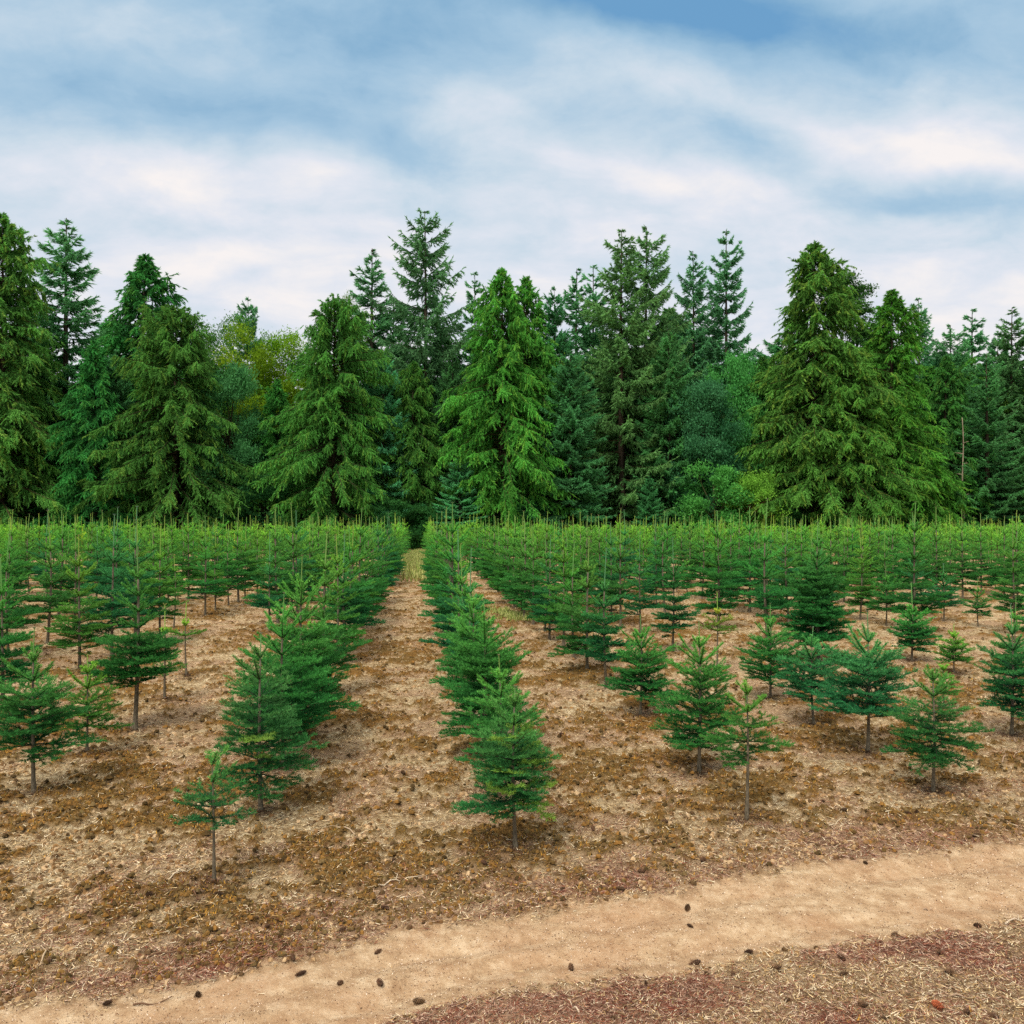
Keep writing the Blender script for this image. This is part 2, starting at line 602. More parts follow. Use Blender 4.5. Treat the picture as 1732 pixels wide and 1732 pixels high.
def needles(acc, a, b, col, dens, ln, wd, rng, ca=0.55, lo=-0.5, hi=3.64):
    """needles along the shoots a->b; one narrow triangle each, combed to the sides and up"""
    if len(a) == 0:
        return
    a, b, col = np.asarray(a, float), np.asarray(b, float), np.asarray(col, float)
    L = np.linalg.norm(b - a, axis=1)
    cnt = np.maximum(3, (L * dens)).astype(int)
    ix = np.repeat(np.arange(len(a)), cnt)
    n = len(ix)
    ax = norm(b - a)[ix]
    t = rng.random(n)[:, None]
    p = a[ix] * (1 - t) + b[ix] * t
    up = np.array([0, 0, 1.0])
    s = norm(np.cross(ax, up) + 1e-4)
    u = np.cross(s, ax)
    ph = rng.uniform(lo, hi, n)[:, None]
    rad = s * np.cos(ph) + u * np.sin(ph)
    c = ca + rng.normal(0, 0.12, n)[:, None] + 0.35 * (t > 0.9)
    d = norm(ax * c + rad)
    l = ln * rng.uniform(0.75, 1.15, n)[:, None]
    w = norm(np.cross(d, rng.normal(0, 1, (n, 3)))) * (wd / 2)
    cc = col[ix] * rng.uniform(0.72, 1.3, n)[:, None]
    acc.tris(p - w, p + w, p + d * l, cc)


def young_fir(seed, Ht, R, zb=0.25, leader=0.2, gap=0.17, nbr=6, dens=420, ln=0.027, wd=0.0052, twig=0.055, full=1.0,
              shape=0.75, top=0.3, droop=0.0, missing=0.0, lean=0.0, lime=0.0, upright=0.9, inter=3, side=None, sparse=0.3):
    """crown, trunk and leader meshes of one young fir. R is the crown radius, zb the height of its lowest branches (share of Ht)"""
    rng = np.random.default_rng(seed)
    crown = Acc()
    z1, z0 = Ht - leader, zb * Ht
    levels, z = [], z1
    while z > z0:
        levels.append((z, True))
        for q in range(inter if (z1 - z) > sparse * (z1 - z0) else 0):
            levels.append((z - gap * rng.uniform(0.2, 0.8), False))
        z -= gap * rng.uniform(0.85, 1.15) * (1.25 if (z1 - z) < sparse * (z1 - z0) else 0.85)
    bow = rng.uniform(-0.02, 0.02, 2) * Ht

    def axis_pt(z):
        t = z / Ht
        return np.array([lean * z + bow[0] * math.sin(t * 3), bow[1] * math.sin(t * 3.3), z])

    A, B, C = [], [], []

    def seg(p, q, c):
        A.append(p); B.append(q); C.append(c)

    ph0 = rng.uniform(0, 6.28)
    for z, main in levels:
        s = (z1 - z) / max(z1 - z0, 1e-6)
        s = min(max(s, 0), 1)
        nb = (nbr if s > 0.12 else max(4, nbr - 1)) if main else 1
        ph0 += rng.uniform(0.4, 1.2)
        for k in range(nb):
            if rng.random() < missing:
                continue
            phi = ph0 + k * 2 * math.pi / nb + rng.uniform(-0.25, 0.25)
            prof = top + (1 - top) * min(1, s * 1.12) ** shape
            if s > 0.9:
                prof *= 0.9
            L = R * prof * rng.uniform(0.64, 1.20) * (1 if main else rng.uniform(0.45, 0.8))
            if side is not None:
                L *= 1 + side[1] * math.cos(phi - side[0])
            el = upright * (1 - s) ** 1.3 * 0.85 + 0.10 - droop * s + rng.normal(0, 0.09)
            el = max(el, -0.6)
            out = np.array([math.cos(phi), math.sin(phi), 0])
            sv = np.array([-math.sin(phi), math.cos(phi), 0])
            base = axis_pt(z)
            sag = -0.16 * s + rng.normal(0, 0.04)

            def bp(t):
                return base + out * (L * t * math.cos(el)) + np.array([0, 0, L * (t * math.sin(el) + sag * t * t + 0.10 * t ** 3)])
            npt = 5
            pts = [bp(t) for t in np.linspace(0, 1, npt)]
            crown.tube(pts, np.linspace(0.004 + 0.007 * L, 0.0016, npt) * (1 if wd < 0.007 else 1.25), WOOD, 3, False)
            young = rng.random() < lime
            vig = rng.uniform(0.85, 1.15)
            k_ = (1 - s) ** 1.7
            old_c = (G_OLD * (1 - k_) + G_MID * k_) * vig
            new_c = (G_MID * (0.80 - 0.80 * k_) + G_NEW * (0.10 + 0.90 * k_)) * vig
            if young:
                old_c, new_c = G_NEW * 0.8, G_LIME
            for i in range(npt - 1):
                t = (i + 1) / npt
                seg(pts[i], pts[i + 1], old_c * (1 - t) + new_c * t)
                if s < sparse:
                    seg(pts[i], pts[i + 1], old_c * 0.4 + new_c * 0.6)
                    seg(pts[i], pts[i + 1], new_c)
            ns = int(max(2, L / twig * full * rng.uniform(0.85, 1.1)))
            thin = s < sparse
            if z > z1 - 0.02:
                ns = int(rng.integers(1, 5))
            elif thin:
                ns = int(ns * 0.55)
            for j in range(ns):
                t = 0.12 + 0.86 * (j + rng.random() * 0.7) / ns
                if L > 0.45 and t < 0.2 and rng.random() < 0.5:
                    continue
                sg = 1 if j % 2 else -1
                tl = min((1.02 - t) * L * 0.62 + 0.045, 0.11 + 0.27 * L) * rng.uniform(0.7, 1.2) * (0.6 if thin else 1.0)
                p = bp(t)
                fw = rng.uniform(0.55, 0.95)
                d = out * fw + sv * sg * rng.uniform(0.7, 1.0) + np.array([0, 0, math.sin(el) * fw + rng.uniform(-0.12, 0.34)])
                d /= np.linalg.norm(d)
                q = p + d * tl
                q[2] += rng.uniform(-0.05, 0.05) * tl
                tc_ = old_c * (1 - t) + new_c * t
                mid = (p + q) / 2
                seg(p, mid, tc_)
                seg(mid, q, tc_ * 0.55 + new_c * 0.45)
                if tl > 0.10:
                    for g in range(int(tl / 0.055 * full)):
                        tt = rng.uniform(0.2, 0.85)
                        pp = p + (q - p) * tt
                        d2 = d + np.cross(d, [0, 0, 1]) * (1 if g % 2 else -1) * rng.uniform(0.6, 1.0) + np.array([0, 0, rng.uniform(-0.1, 0.4)])
                        d2 /= np.linalg.norm(d2)
                        l2 = tl * (1 - tt) * 0.6 + 0.03
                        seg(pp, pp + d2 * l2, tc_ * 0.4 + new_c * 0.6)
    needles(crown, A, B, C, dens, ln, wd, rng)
    # short needles pressed to the upper stem
    zs = np.linspace(max(z0, z1 - 2.2 * gap), z1, 6)
    ap = np.array([axis_pt(z) for z in zs])
    needles(crown, ap[:-1], ap[1:], np.tile(G_MID, (5, 1)), dens * 0.7, ln * 0.7, wd, rng, 1.0, 0, 6.28)
    # trunk up to the first whorl, leader above
    tr = Acc()
    zt = np.linspace(-0.06, z1, 12)
    r0 = 0.011 * Ht ** 0.9 + 0.004
    tp = np.array([axis_pt(max(z, 0)) + np.array([0, 0, min(z, 0)]) for z in zt])
    flare = 1 + 0.5 * np.exp(-np.maximum(zt, 0) / 0.04)
    tr.tube(tp, (r0 * (1 - 0.80 * np.clip(zt, 0, 9) / Ht)) * flare, (1, 1, 1), 9)
    ld = Acc()
    stem = Acc()
    if leader > 0.03:
        zl = np.linspace(z1, Ht, 6)
        lp = np.array([axis_pt(z) for z in zl])
        ld.tube(lp, np.linspace(max(0.0045, r0 * 0.36), 0.0035 if wd < 0.007 else 0.0075, 6), np.array([0.23, 0.36, 0.10]), 6)
        needles(ld, lp[:-1], lp[1:], np.tile(G_NEW * np.array([1.15, 0.92, 1.1]), (5, 1)), dens * 0.85, ln * 0.62, wd * 0.9, rng, 1.5, 0, 6.28)
        tip = lp[-1]
        for q in range(4):   # buds
            an = q * 1.57 + rng.random()
            e = tip + np.array([math.cos(an) * 0.014, math.sin(an) * 0.014, 0.012]) * (1 + 1.2 * (wd > 0.007))
            ld.tube([tip - [0, 0, 0.004], e], [0.004, 0.003], np.array([0.22, 0.22, 0.10]), 4)
    return (crown.mesh('crown', M_NEEDLE), tr.mesh('trunk', M_FIRBARK, True), ld.mesh('leader', M_NEEDLE) if leader > 0.03 else None)


def put_fir(meshes, label, x, y, rotz, scale, tint, group, name='young_fir'):
    t = thing(name, label, 'young fir', (x, y, gz(x, y)), rotz, scale, group)
    cr = link('crown', meshes[0], t)
    cr.color = (*tint, 1)
    link('trunk', meshes[1], t)
    if meshes[2] is not None:
        l = link('leader', meshes[2], t)
        l.color = (*[min(v, 1.25) for v in tint], 1)
    return t


ORD = ['first', 'second', 'third', 'fourth', 'fifth', 'sixth', 'seventh', 'eighth', 'ninth', 'tenth', 'eleventh', 'twelfth', 'thirteenth',
       'fourteenth', 'fifteenth', 'sixteenth', 'seventeenth', 'eighteenth', 'nineteenth', 'twentieth']
BLUE = (0.66, 0.88, 1.30)
DEEP = (0.72, 0.95, 0.95)
MIDG = (1.0, 1.0, 1.0)
FRESH = (1.35, 1.2, 0.85)
YELL = (2.7, 1.25, 0.9)
COARSE = dict(dens=230, ln=0.036, wd=0.0100)

# nearest firs, one by one: base px, base py, tip py, crown half-width px, lowest branch py, leader px, tint, extras, label
NEAR = [
    (362, 1497, 1296, 62, 1402, 0, (0.85, 0.82, 1.05), dict(gap=0.085, missing=0.22, nbr=5, full=0.9, top=0.55, shape=0.9, inter=1, lean=-0.02, upright=0.7),
     'smallest sparse fir on a long thin stem, two tufts of branches, nearest in the field'),
    (441, 1375, 1075, 92, 1338, 42, (0.75, 0.85, 1.15), dict(gap=0.13, missing=0.16, full=1.0, droop=0.22, shape=0.5, inter=3, lime=0.08, side=(0.2, 0.12)),
     'ragged blue-green fir with one low drooping branch, just behind the smallest fir'),
    (872, 1440, 1168, 92, 1368, 34, (0.80, 0.85, 1.05), dict(gap=0.12, full=1.15, shape=0.62, inter=4, lime=0.12, droop=0.12, nbr=6),
     'bushy lopsided fir heading the row right of the long bare aisle, yellowish on one side'),
    (1263, 1385, 1150, 72, 1290, 26, (1.0, 0.98, 0.85), dict(gap=0.12, missing=0.12, full=0.95, shape=0.7, inter=2, droop=0.3),
     'open-branched fir with a long clear pale stem nearest the road bend'),
    (1182, 1305, 1050, 76, 1262, 44, (0.85, 0.98, 0.95), dict(gap=0.12, full=1.05, shape=0.5, inter=3, missing=0.08),
     'dark round-crowned fir close behind the open-branched long-stemmed fir'),
    (1578, 1337, 1130, 78, 1275, 20, (0.80, 0.88, 1.05), dict(gap=0.11, full=1.05, shape=0.55, inter=3, droop=0.3, missing=0.06),
     'dense drooping fir with almost no leader, standing on a dark needle patch beside the road'),
    (1468, 1272, 1035, 86, 1222, 52, BLUE, dict(gap=0.12, full=1.1, shape=0.4, inter=3, side=(3.1, 0.18)),
     'wide blue-green fir with a pale star of top branches, next to the dense drooping fir'),
    (1376, 1225, 1062, 72, 1180, 34, BLUE, dict(gap=0.11, full=1.05, shape=0.6, inter=3),
     'small blue-green cone-shaped fir on a straight thin stem, third in its row'),
    (57, 1345, 1064, 92, 1285, 58, (0.82, 0.92, 1.0), dict(gap=0.13, full=1.1, shape=0.55, inter=3),
     'broad fir on a single grey stem at the front left edge of the field'),
    (147, 1277, 1115, 64, 1242, 30, FRESH, dict(gap=0.13, full=0.95, shape=0.75, inter=2),
     'small fresh-green fir tucked behind the broad front left fir'),
    (228, 1232, 878, 80, 1168, 100, DEEP, dict(gap=0.15, full=1.2, shape=0.9, top=0.26, inter=5, sparse=0.5, nbr=7),
     'dark round fir with a very tall leader and thick bare stem'),
    (480, 1300, 1005, 92, 1262, 48, DEEP, dict(gap=0.15, full=1.15, shape=0.6, inter=4),
     'full dark fir with a flat cross of top shoots, left of the aisle'),
    (511, 1250, 945, 96, 1212, 60, MIDG, dict(gap=0.15, full=1.15, shape=0.6, inter=4),
     'broad dense fir with spreading pale top shoots, fourth in row left of the aisle'),
    (843, 1344, 1112, 74, 1302, 44, MIDG, dict(gap=0.13, full=1.05, shape=0.5, inter=3),
     'fir hidden behind the lopsided first one, only its leader showing'),
    (818, 1280, 1012, 82, 1238, 52, DEEP, dict(gap=0.14, full=1.15, shape=0.42, inter=4),
     'wide dense deep-green fir third in the row right of the aisle'),
    (802, 1226, 983, 70, 1196, 48, MIDG, dict(gap=0.14, full=1.15, shape=0.5, inter=4),
     'fir with pale upper whorls fourth in the row right of the aisle'),
    (1083, 1208, 1040, 68, 1186, 40, DEEP, dict(gap=0.12, full=1.1, shape=0.5, inter=4),
     'low wide dark fir third in the second row right of the aisle'),
    (1303, 1182, 1022, 62, 1158, 40, DEEP, dict(gap=0.12, full=1.0, shape=0.55, inter=3),
     'low dark fir with a long thin leader beside a yellowing sparse fir'),
    (1711, 1245, 1025, 62, 1205, 52, BLUE, dict(gap=0.13, full=1.1, shape=0.35, inter=4),
     'rounded blue-green fir with a long leader at the far right front of the field'),
    (1597, 1203, 1128, 34, 1190, 14, FRESH, dict(gap=0.09, full=0.8, shape=0.8, inter=1),
     'tiny bright-green fir peeping out behind the dense drooping fir'),
    (1614, 1141, 1058, 36, 1122, 22, FRESH, dict(gap=0.09, full=0.9, shape=0.8, inter=2, **COARSE),
     'tiny bright-green fir on a thin stem in the bare patch, right side'),
    (1542, 1117, 985, 42, 1098, 50, DEEP, dict(gap=0.12, full=1.1, shape=0.5, inter=3, **COARSE),
     'small dark flat-topped fir on a bare stem in the middle of the bare patch'),
    (1385, 1120, 885, 62, 1096, 40, (0.6, 0.85, 0.95), dict(gap=0.15, full=1.2, shape=0.7, inter=4, top=0.2, **COARSE),
     'biggest dark blue-green pyramid fir on the right side of the field'),
    (1213, 1131, 1003, 34, 1080, 36, YELL, dict(gap=0.14, full=0.6, shape=0.5, inter=1, **COARSE),
     'sickly yellow sparse fir with orange lower twigs'),
    (278, 1186, 1028, 38, 1150, 50, FRESH, dict(gap=0.15, full=0.7, shape=0.7, inter=1, missing=0.15, **COARSE),
     'thin pale fir directly behind the dark fir with the very tall leader'),
    (315, 1146, 1025, 34, 1095, 40, (1.7, 1.25, 0.8), dict(gap=0.12, full=0.7, shape=0.6, inter=1, missing=0.1, **COARSE),
     'spindly yellow-green fir in the open gap left of the aisle'),
]
near_xy = []
for i, (bx, by, ty, hw, ly, lp, tint, ex, label) in enumerate(NEAR):
    x, y = ground(bx, by)
    k = CAM_H / (by - 885.0)
    Ht, R, zb = (by - ty) * k, hw * k * 1.07, min(0.6, (by - ly) / (by - ty) + 0.025)
    big = y > 11
    kw = dict(dens=430, ln=0.028, wd=0.0052)
    if y > 9.5:
        kw = dict(dens=330, ln=0.030, wd=0.0066)
    kw.update(ex)
    ms = young_fir(100 + i, Ht, R, zb=zb, leader=max(lp * k, 0.0), **kw)
    put_fir(ms, label, x, y, 0.0, 1.0, tint, None)
    near_xy.append((x, y))
near_xy = np.array(near_xy)

# shared firs: full height about 2.3 m, eleven sorts
MATURE = []
for k in range(7):
    MATURE.append(young_fir(300 + k, 2.66, 0.67, zb=0.12 + 0.02 * (k % 3), leader=0.60 + 0.10 * (k % 3), gap=0.25, nbr=7, inter=2, full=1.15,
                            shape=(0.62, 0.75, 0.55)[k % 3], top=(0.28, 0.33, 0.38)[(k + 1) % 3], twig=0.058, missing=0.07, upright=0.8, side=(k * 1.3, 0.10 + 0.03 * (k % 3)), sparse=(0.50, 0.38, 0.56, 0.44)[k % 4], lean=(0.012, -0.02, 0.0)[k % 3], **COARSE))
SMALL = [young_fir(330 + k, 1.55, 0.56, zb=0.24, leader=(0.38, 0.28, 0.45)[k], gap=0.16, inter=3, full=1.05, shape=(0.4, 0.55, 0.7)[k], twig=0.07, missing=0.04, **COARSE) for k in range(3)]
THIN = [young_fir(340 + k, 2.0, 0.46, zb=0.28, leader=0.45, gap=0.24, inter=1, nbr=5, full=0.7, shape=0.7, twig=0.08, missing=0.12, **COARSE) for k in range(2)]

# ---- rows of the plantation
rr = random.Random(5)
SP_ROW, SP_IN = 0.84 * CAM_H, 0.57 * CAM_H
rows = []
for k in range(-26, 33):
    X0 = 0.285 * CAM_H + k * SP_ROW
    if k == -3:
        X0 -= 0.12
    rows.append((k, X0))
cand = []
for k, X0 in rows:
    front = (2.70 + 0.37 * (X0 / CAM_H - 0.285)) * CAM_H
    front = max(front, 3.3)
    if k <= -2:
        front = (3.26 - 0.2 * (k + 2)) * CAM_H
    if k >= 3:
        front = (4.17 + 0.32 * (k - 3)) * CAM_H
    n = 0
    y = front
    jx = rr.uniform(-0.04, 0.04)
    while y < 84:
        depth_i = n
        x, yy_ = X0 + jx + rr.gauss(0, 0.055), y + rr.gauss(0, 0.09)
        y += SP_IN
        n += 1
        cand.append((k, n - 1, x, yy_))

skip = {(k, n) for k, n in ((3, 2), (3, 3), (4, 2), (3, 4), (5, 1), (2, 5), (-3, 2), (-2, 5), (-2, 6), (-3, 4), (2, 7), (4, 4), (-4, 3))}
firs = []
for k, n, x, y in cand:
    if (k, n) in skip:
        continue
    if np.min(np.hypot(near_xy[:, 0] - x, near_xy[:, 1] - y)) < 1.0:
        continue
    # the hand-placed firs already fill the front of the middle rows
    if k == 0 and y < 11.6 or k == -1 and y < 10.9 or k == 1 and y < 11.9 or k == 2 and y < 13.2:
        continue
    if abs(k) <= 0 and rr.random() < 0.02:
        continue
    gapp = 0.03 if k in (-1, 0, 1) else (0.22 if y < 24 else 0.10)
    if rr.random() < gapp:
        continue
    ramp = min(1.0, 0.62 + 0.085 * n) if k in (-1, 0, 1) else min(1.0, 0.60 + 0.07 * n)
    r = rr.random()
    if y > 14 and k in (-1, 0, 1):
        kind = 'mature'
    else:
        kind = 'mature' if r < (0.62 if y < 22 else 0.86) else ('small' if r < (0.88 if y < 22 else 0.94) else 'thin')
    p = to_px(x, y, 1.0)
    vis = p is not None and -60 < p[0] < 1792 and p[1] < 1800
    dist = math.hypot(x, y)
    firs.append([dist, k, n, x, y, kind, ramp, vis])
firs.sort(key=lambda a: a[0])
TINTS = {'blue-green': (0.55, 0.82, 1.25), 'deep-green': (0.74, 0.95, 0.92), 'mid-green': (1.0, 1.0, 0.95), 'bright-green': (1.25, 1.15, 0.85), 'yellow-flecked': (2.2, 1.35, 0.85)}


def pick_tint(kind, dist):
    r = rr.random()
    if kind == 'thin':
        return 'yellow-flecked' if r < 0.25 else 'bright-green'
    far = min(1, max(0, (dist - 10) / 25))
    if r < 0.22 * (1 - far) + 0.05:
        return 'blue-green'
    if r < 0.60 - 0.3 * far:
        return 'deep-green'
    if r < 0.86 - 0.2 * far:
        return 'mid-green'
    return 'bright-green'


inds, rest = [], []
for f in firs:
    (inds if f[7] and len(inds) < 300 - len(NEAR) else rest).append(f)


def row_name(k):
    if k == 0:
        return 'row just right of bare aisle'
    if k == -1:
        return 'row just left of bare aisle'
    return '%s row %s of bare aisle' % (ORD[k] if k > 0 else ORD[-k - 1], 'right' if k > 0 else 'left')


counts = {}
for k, n, _, _ in [(q[1], q[2], 0, 0) for q in firs]:
    counts.setdefault(k, 0)
hand = {0: 4, -1: 4, 1: 3, 2: 4, -2: 5, 3: 3, 4: 2}
seen_rank = {k: hand.get(k, 0) for k in range(-40, 41)}
for dist, k, n, x, y, kind, ramp, vis in inds:
    seen_rank[k] += 1
    tn = pick_tint(kind, dist)
    ms, size = (rr.choice(MATURE), 'full') if kind == 'mature' else (rr.choice(SMALL), 'low') if kind == 'small' else (rr.choice(THIN), 'thin')
    sc = ramp * rr.uniform(0.80, 1.04) * 0.90
    if kind == 'mature' and dist > 18:
        sc = rr.uniform(0.84, 1.12)
    wide = rr.uniform(0.92, 1.10)
    rk = seen_rank[k]
    if rk <= 20:
        label = '%s %s fir, %s from front in %s' % (size, tn, ORD[rk - 1], row_name(k))
        g = 'young firs planted in rows'
    else:
        label = 'young fir crowded far down %s' % row_name(k)
        g = 'young firs crowded far down ' + row_name(k)
    put_fir(ms, label, x, y, rr.uniform(0, 6.28), (sc * wide, sc * wide, sc), TINTS[tn], g)

# the hundreds farther back, too many to tell apart: one object
FAR = []
for k in range(5):
    ms = young_fir(400 + k, 2.70, 0.68, zb=0.2, leader=0.62 + 0.09 * (k % 4), gap=0.28, nbr=5, inter=1, full=0.42, twig=0.085, dens=62, ln=0.065, wd=0.026,
                   shape=0.65, top=0.46, upright=0.8, sparse=0.4)
    vs, fs, cs = [], [], []
    off = 0
    for me in ms:
        nv = len(me.vertices)
        v = np.empty(nv * 3, np.float32)
        me.vertices.foreach_get('co', v)
        ff = np.empty(len(me.polygons) * 3, np.int32)
        me.polygons.foreach_get('vertices', ff)
        c = np.empty(nv * 4, np.float32)
        me.attributes['col'].data.foreach_get('color', c)
        c = c.reshape(-1, 4)[:, :3].copy()
        if me is ms[1]:
            c[:] = WOOD
        vs.append(v.reshape(-1, 3)); fs.append(ff.reshape(-1, 3) + off); cs.append(c)
        off += nv
        bpy.data.meshes.remove(me)
    FAR.append((np.vstack(vs), np.vstack(fs), np.vstack(cs)))
V, F, C, off = [], [], [], 0
used = 0
for dist, k, n, x, y, kind, ramp, vis in rest:
    p = to_px(x, y, 1.0)
    if p is None or not (-420 < p[0] < 2150):
        continue
    used += 1
    v, f, c = rr.choice(FAR)
    a = rr.uniform(0, 6.28)
    sc = rr.uniform(0.80, 1.16) * (0.97 if kind != 'thin' else 0.85)
    w = rr.uniform(0.9, 1.1) * sc
    ca, sa = math.cos(a), math.sin(a)
    R2 = np.array([[ca * w, -sa * w, 0], [sa * w, ca * w, 0], [0, 0, sc]], np.float32)
    V.append(v @ R2.T + np.array([x, y, gz(x, y)], np.float32))
    F.append(f + off)
    C.append(c * np.array(TINTS[pick_tint(kind, dist)], np.float32) * np.array([1.25, 1.15, 0.95], np.float32))
    off += len(v)
print('far firs', used, 'tris', sum(len(f) for f in F))
me = make_mesh('distant_young_firs', np.vstack(V), np.vstack(F), M_NEEDLE, col=np.vstack(C))
link('distant_young_firs', me, kind='stuff', label='hundreds of young firs merging into one green band at the back of the field')
del V, F, C


def ordinal(i):
    if i < 20:
        return ORD[i]
    tens = ('twenty', 'thirty', 'forty', 'fifty')[(i + 1) // 10 - 2]
    r = (i + 1) % 10
    return {'twenty': 'twentieth', 'thirty': 'thirtieth', 'forty': 'fortieth', 'fifty': 'fiftieth'}[tens] if r == 0 else tens + '-' + ORD[r - 1]


# ------------------------------------------------------------------ forest builders
def spray_tris(acc, p, d, ln, n, tl, tw, col, rng, spread=0.6, droop=0.3):
    """n leaf-sized faces along each axis p -> p + d*ln"""
    m = len(p)
    ix = np.repeat(np.arange(m), n)
    N_ = len(ix)
    t = rng.random(N_)[:, None]
    pos = p[ix] + d[ix] * (ln[ix][:, None] * t)
    dd = norm(d[ix] * 1.0 + rng.normal(0, spread, (N_, 3)) + np.array([0, 0, -droop]))
    l = tl * rng.uniform(0.6, 1.3, N_)[:, None]
    w = norm(np.cross(dd, rng.normal(0, 1, (N_, 3)))) * (tw / 2)
    cc = col[ix] * rng.uniform(0.7, 1.35, N_)[:, None]
    acc.tris(pos - w, pos + w, pos + dd * l, cc)


def trunk_mesh(H, r0, rng, mat=None, bend=0.01, top=0.97):
    a = Acc()
    z = np.linspace(-0.3, H * top, 16)
    b = rng.uniform(-bend, bend, 2) * H
    pts = np.stack([b[0] * np.sin(z / H * 3), b[1] * np.sin(z / H * 2.5), z], 1)
    a.tube(pts, r0 * (1 - 0.93 * np.clip(z / H, 0, 1)) * (1 + 0.5 * np.exp(-np.maximum(z, 0) / 0.8)), (1, 1, 1), 10)
    return a.mesh('trunk', mat or M_BARK, True)


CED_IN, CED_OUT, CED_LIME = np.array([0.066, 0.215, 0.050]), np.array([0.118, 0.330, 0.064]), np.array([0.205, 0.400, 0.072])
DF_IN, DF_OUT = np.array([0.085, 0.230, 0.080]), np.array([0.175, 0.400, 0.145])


def cedar(seed, H, R, nb=230, leaf=0.22, shape=0.72, rounded=0.0):
    rng = np.random.default_rng(seed)
    acc = Acc()
    phi = 0
    envc = rng.uniform(0.82, 1.16, 15)
    P, D, L_, C_ = [], [], [], []
    for i in range(nb):
        q = (i + rng.random()) / nb
        z = H * (0.02 + 0.97 * q ** 0.92)
        s = 1 - z / H
        phi += 2.4 + rng.normal(0, 0.4)
        prof = s ** shape * min(1, 0.5 + s * 4)
        if rounded:
            prof = prof * (1 - rounded) + rounded * math.sqrt(max(0, 1 - (1 - s) ** 3))
        e_ = envc[int(z / H * 13)] * (1 + 0.22 * math.sin(phi + 5 * z / H) + 0.16 * math.sin(2 * phi + 11 * z / H))
        L = R * prof * rng.uniform(0.62, 1.2) * e_ + 0.35 * min(1, s * 8)
        out = np.array([math.cos(phi), math.sin(phi), 0])
        sv = np.array([-out[1], out[0], 0])
        k_ = min(1.0, max(0.0, (s - 0.08) / 0.30))
        up0 = 0.60 - 0.42 * k_
        dr = 0.15 + k_ * rng.uniform(0.35, 0.85)

        def bp(t):
            t = np.asarray(t, float)
            zz = L * (up0 * t - dr * t ** 2 + 0.22 * t ** 4)
            return np.array([0, 0, z]) + out * (L * t)[..., None] + np.stack([0 * t, 0 * t, zz], -1)
        acc.tube(bp(np.linspace(0, 0.95, 5)), np.linspace(0.02 + 0.012 * L, 0.01, 5), WOOD, 3, False)
        ns = int(8 + L * 9)
        t = 0.18 + 0.82 * rng.random(ns) ** 0.75
        p = bp(t)
        sg = rng.choice([-1, 1], ns)[:, None]
        sl = rng.uniform(0.45, 1.35, ns) * min(1.0, 0.30 + L * 0.25) * min(1, 0.35 + s * 4)
        d = norm(out * rng.uniform(0.0, 0.8, (ns, 1)) + sv * sg * rng.uniform(0.0, 0.55, (ns, 1)) + np.array([0, 0, 1]) * rng.uniform(-1.5, -0.25 if s > 0.12 else 0.4, (ns, 1)))
        tone = rng.uniform(-0.15, 1.15)
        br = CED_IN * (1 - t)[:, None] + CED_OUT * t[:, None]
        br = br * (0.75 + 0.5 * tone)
        li = (rng.random(ns) < 0.20 * t)[:, None]
        br = np.where(li, CED_LIME * 0.9, br)
        P.append(p); D.append(d); L_.append(sl); C_.append(br)
    P, D, L_, C_ = np.vstack(P), np.vstack(D), np.concatenate(L_), np.vstack(C_)
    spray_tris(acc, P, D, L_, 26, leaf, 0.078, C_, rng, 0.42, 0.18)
    return acc.mesh('crown', M_LEAF), trunk_mesh(H, 0.012 * H, rng)


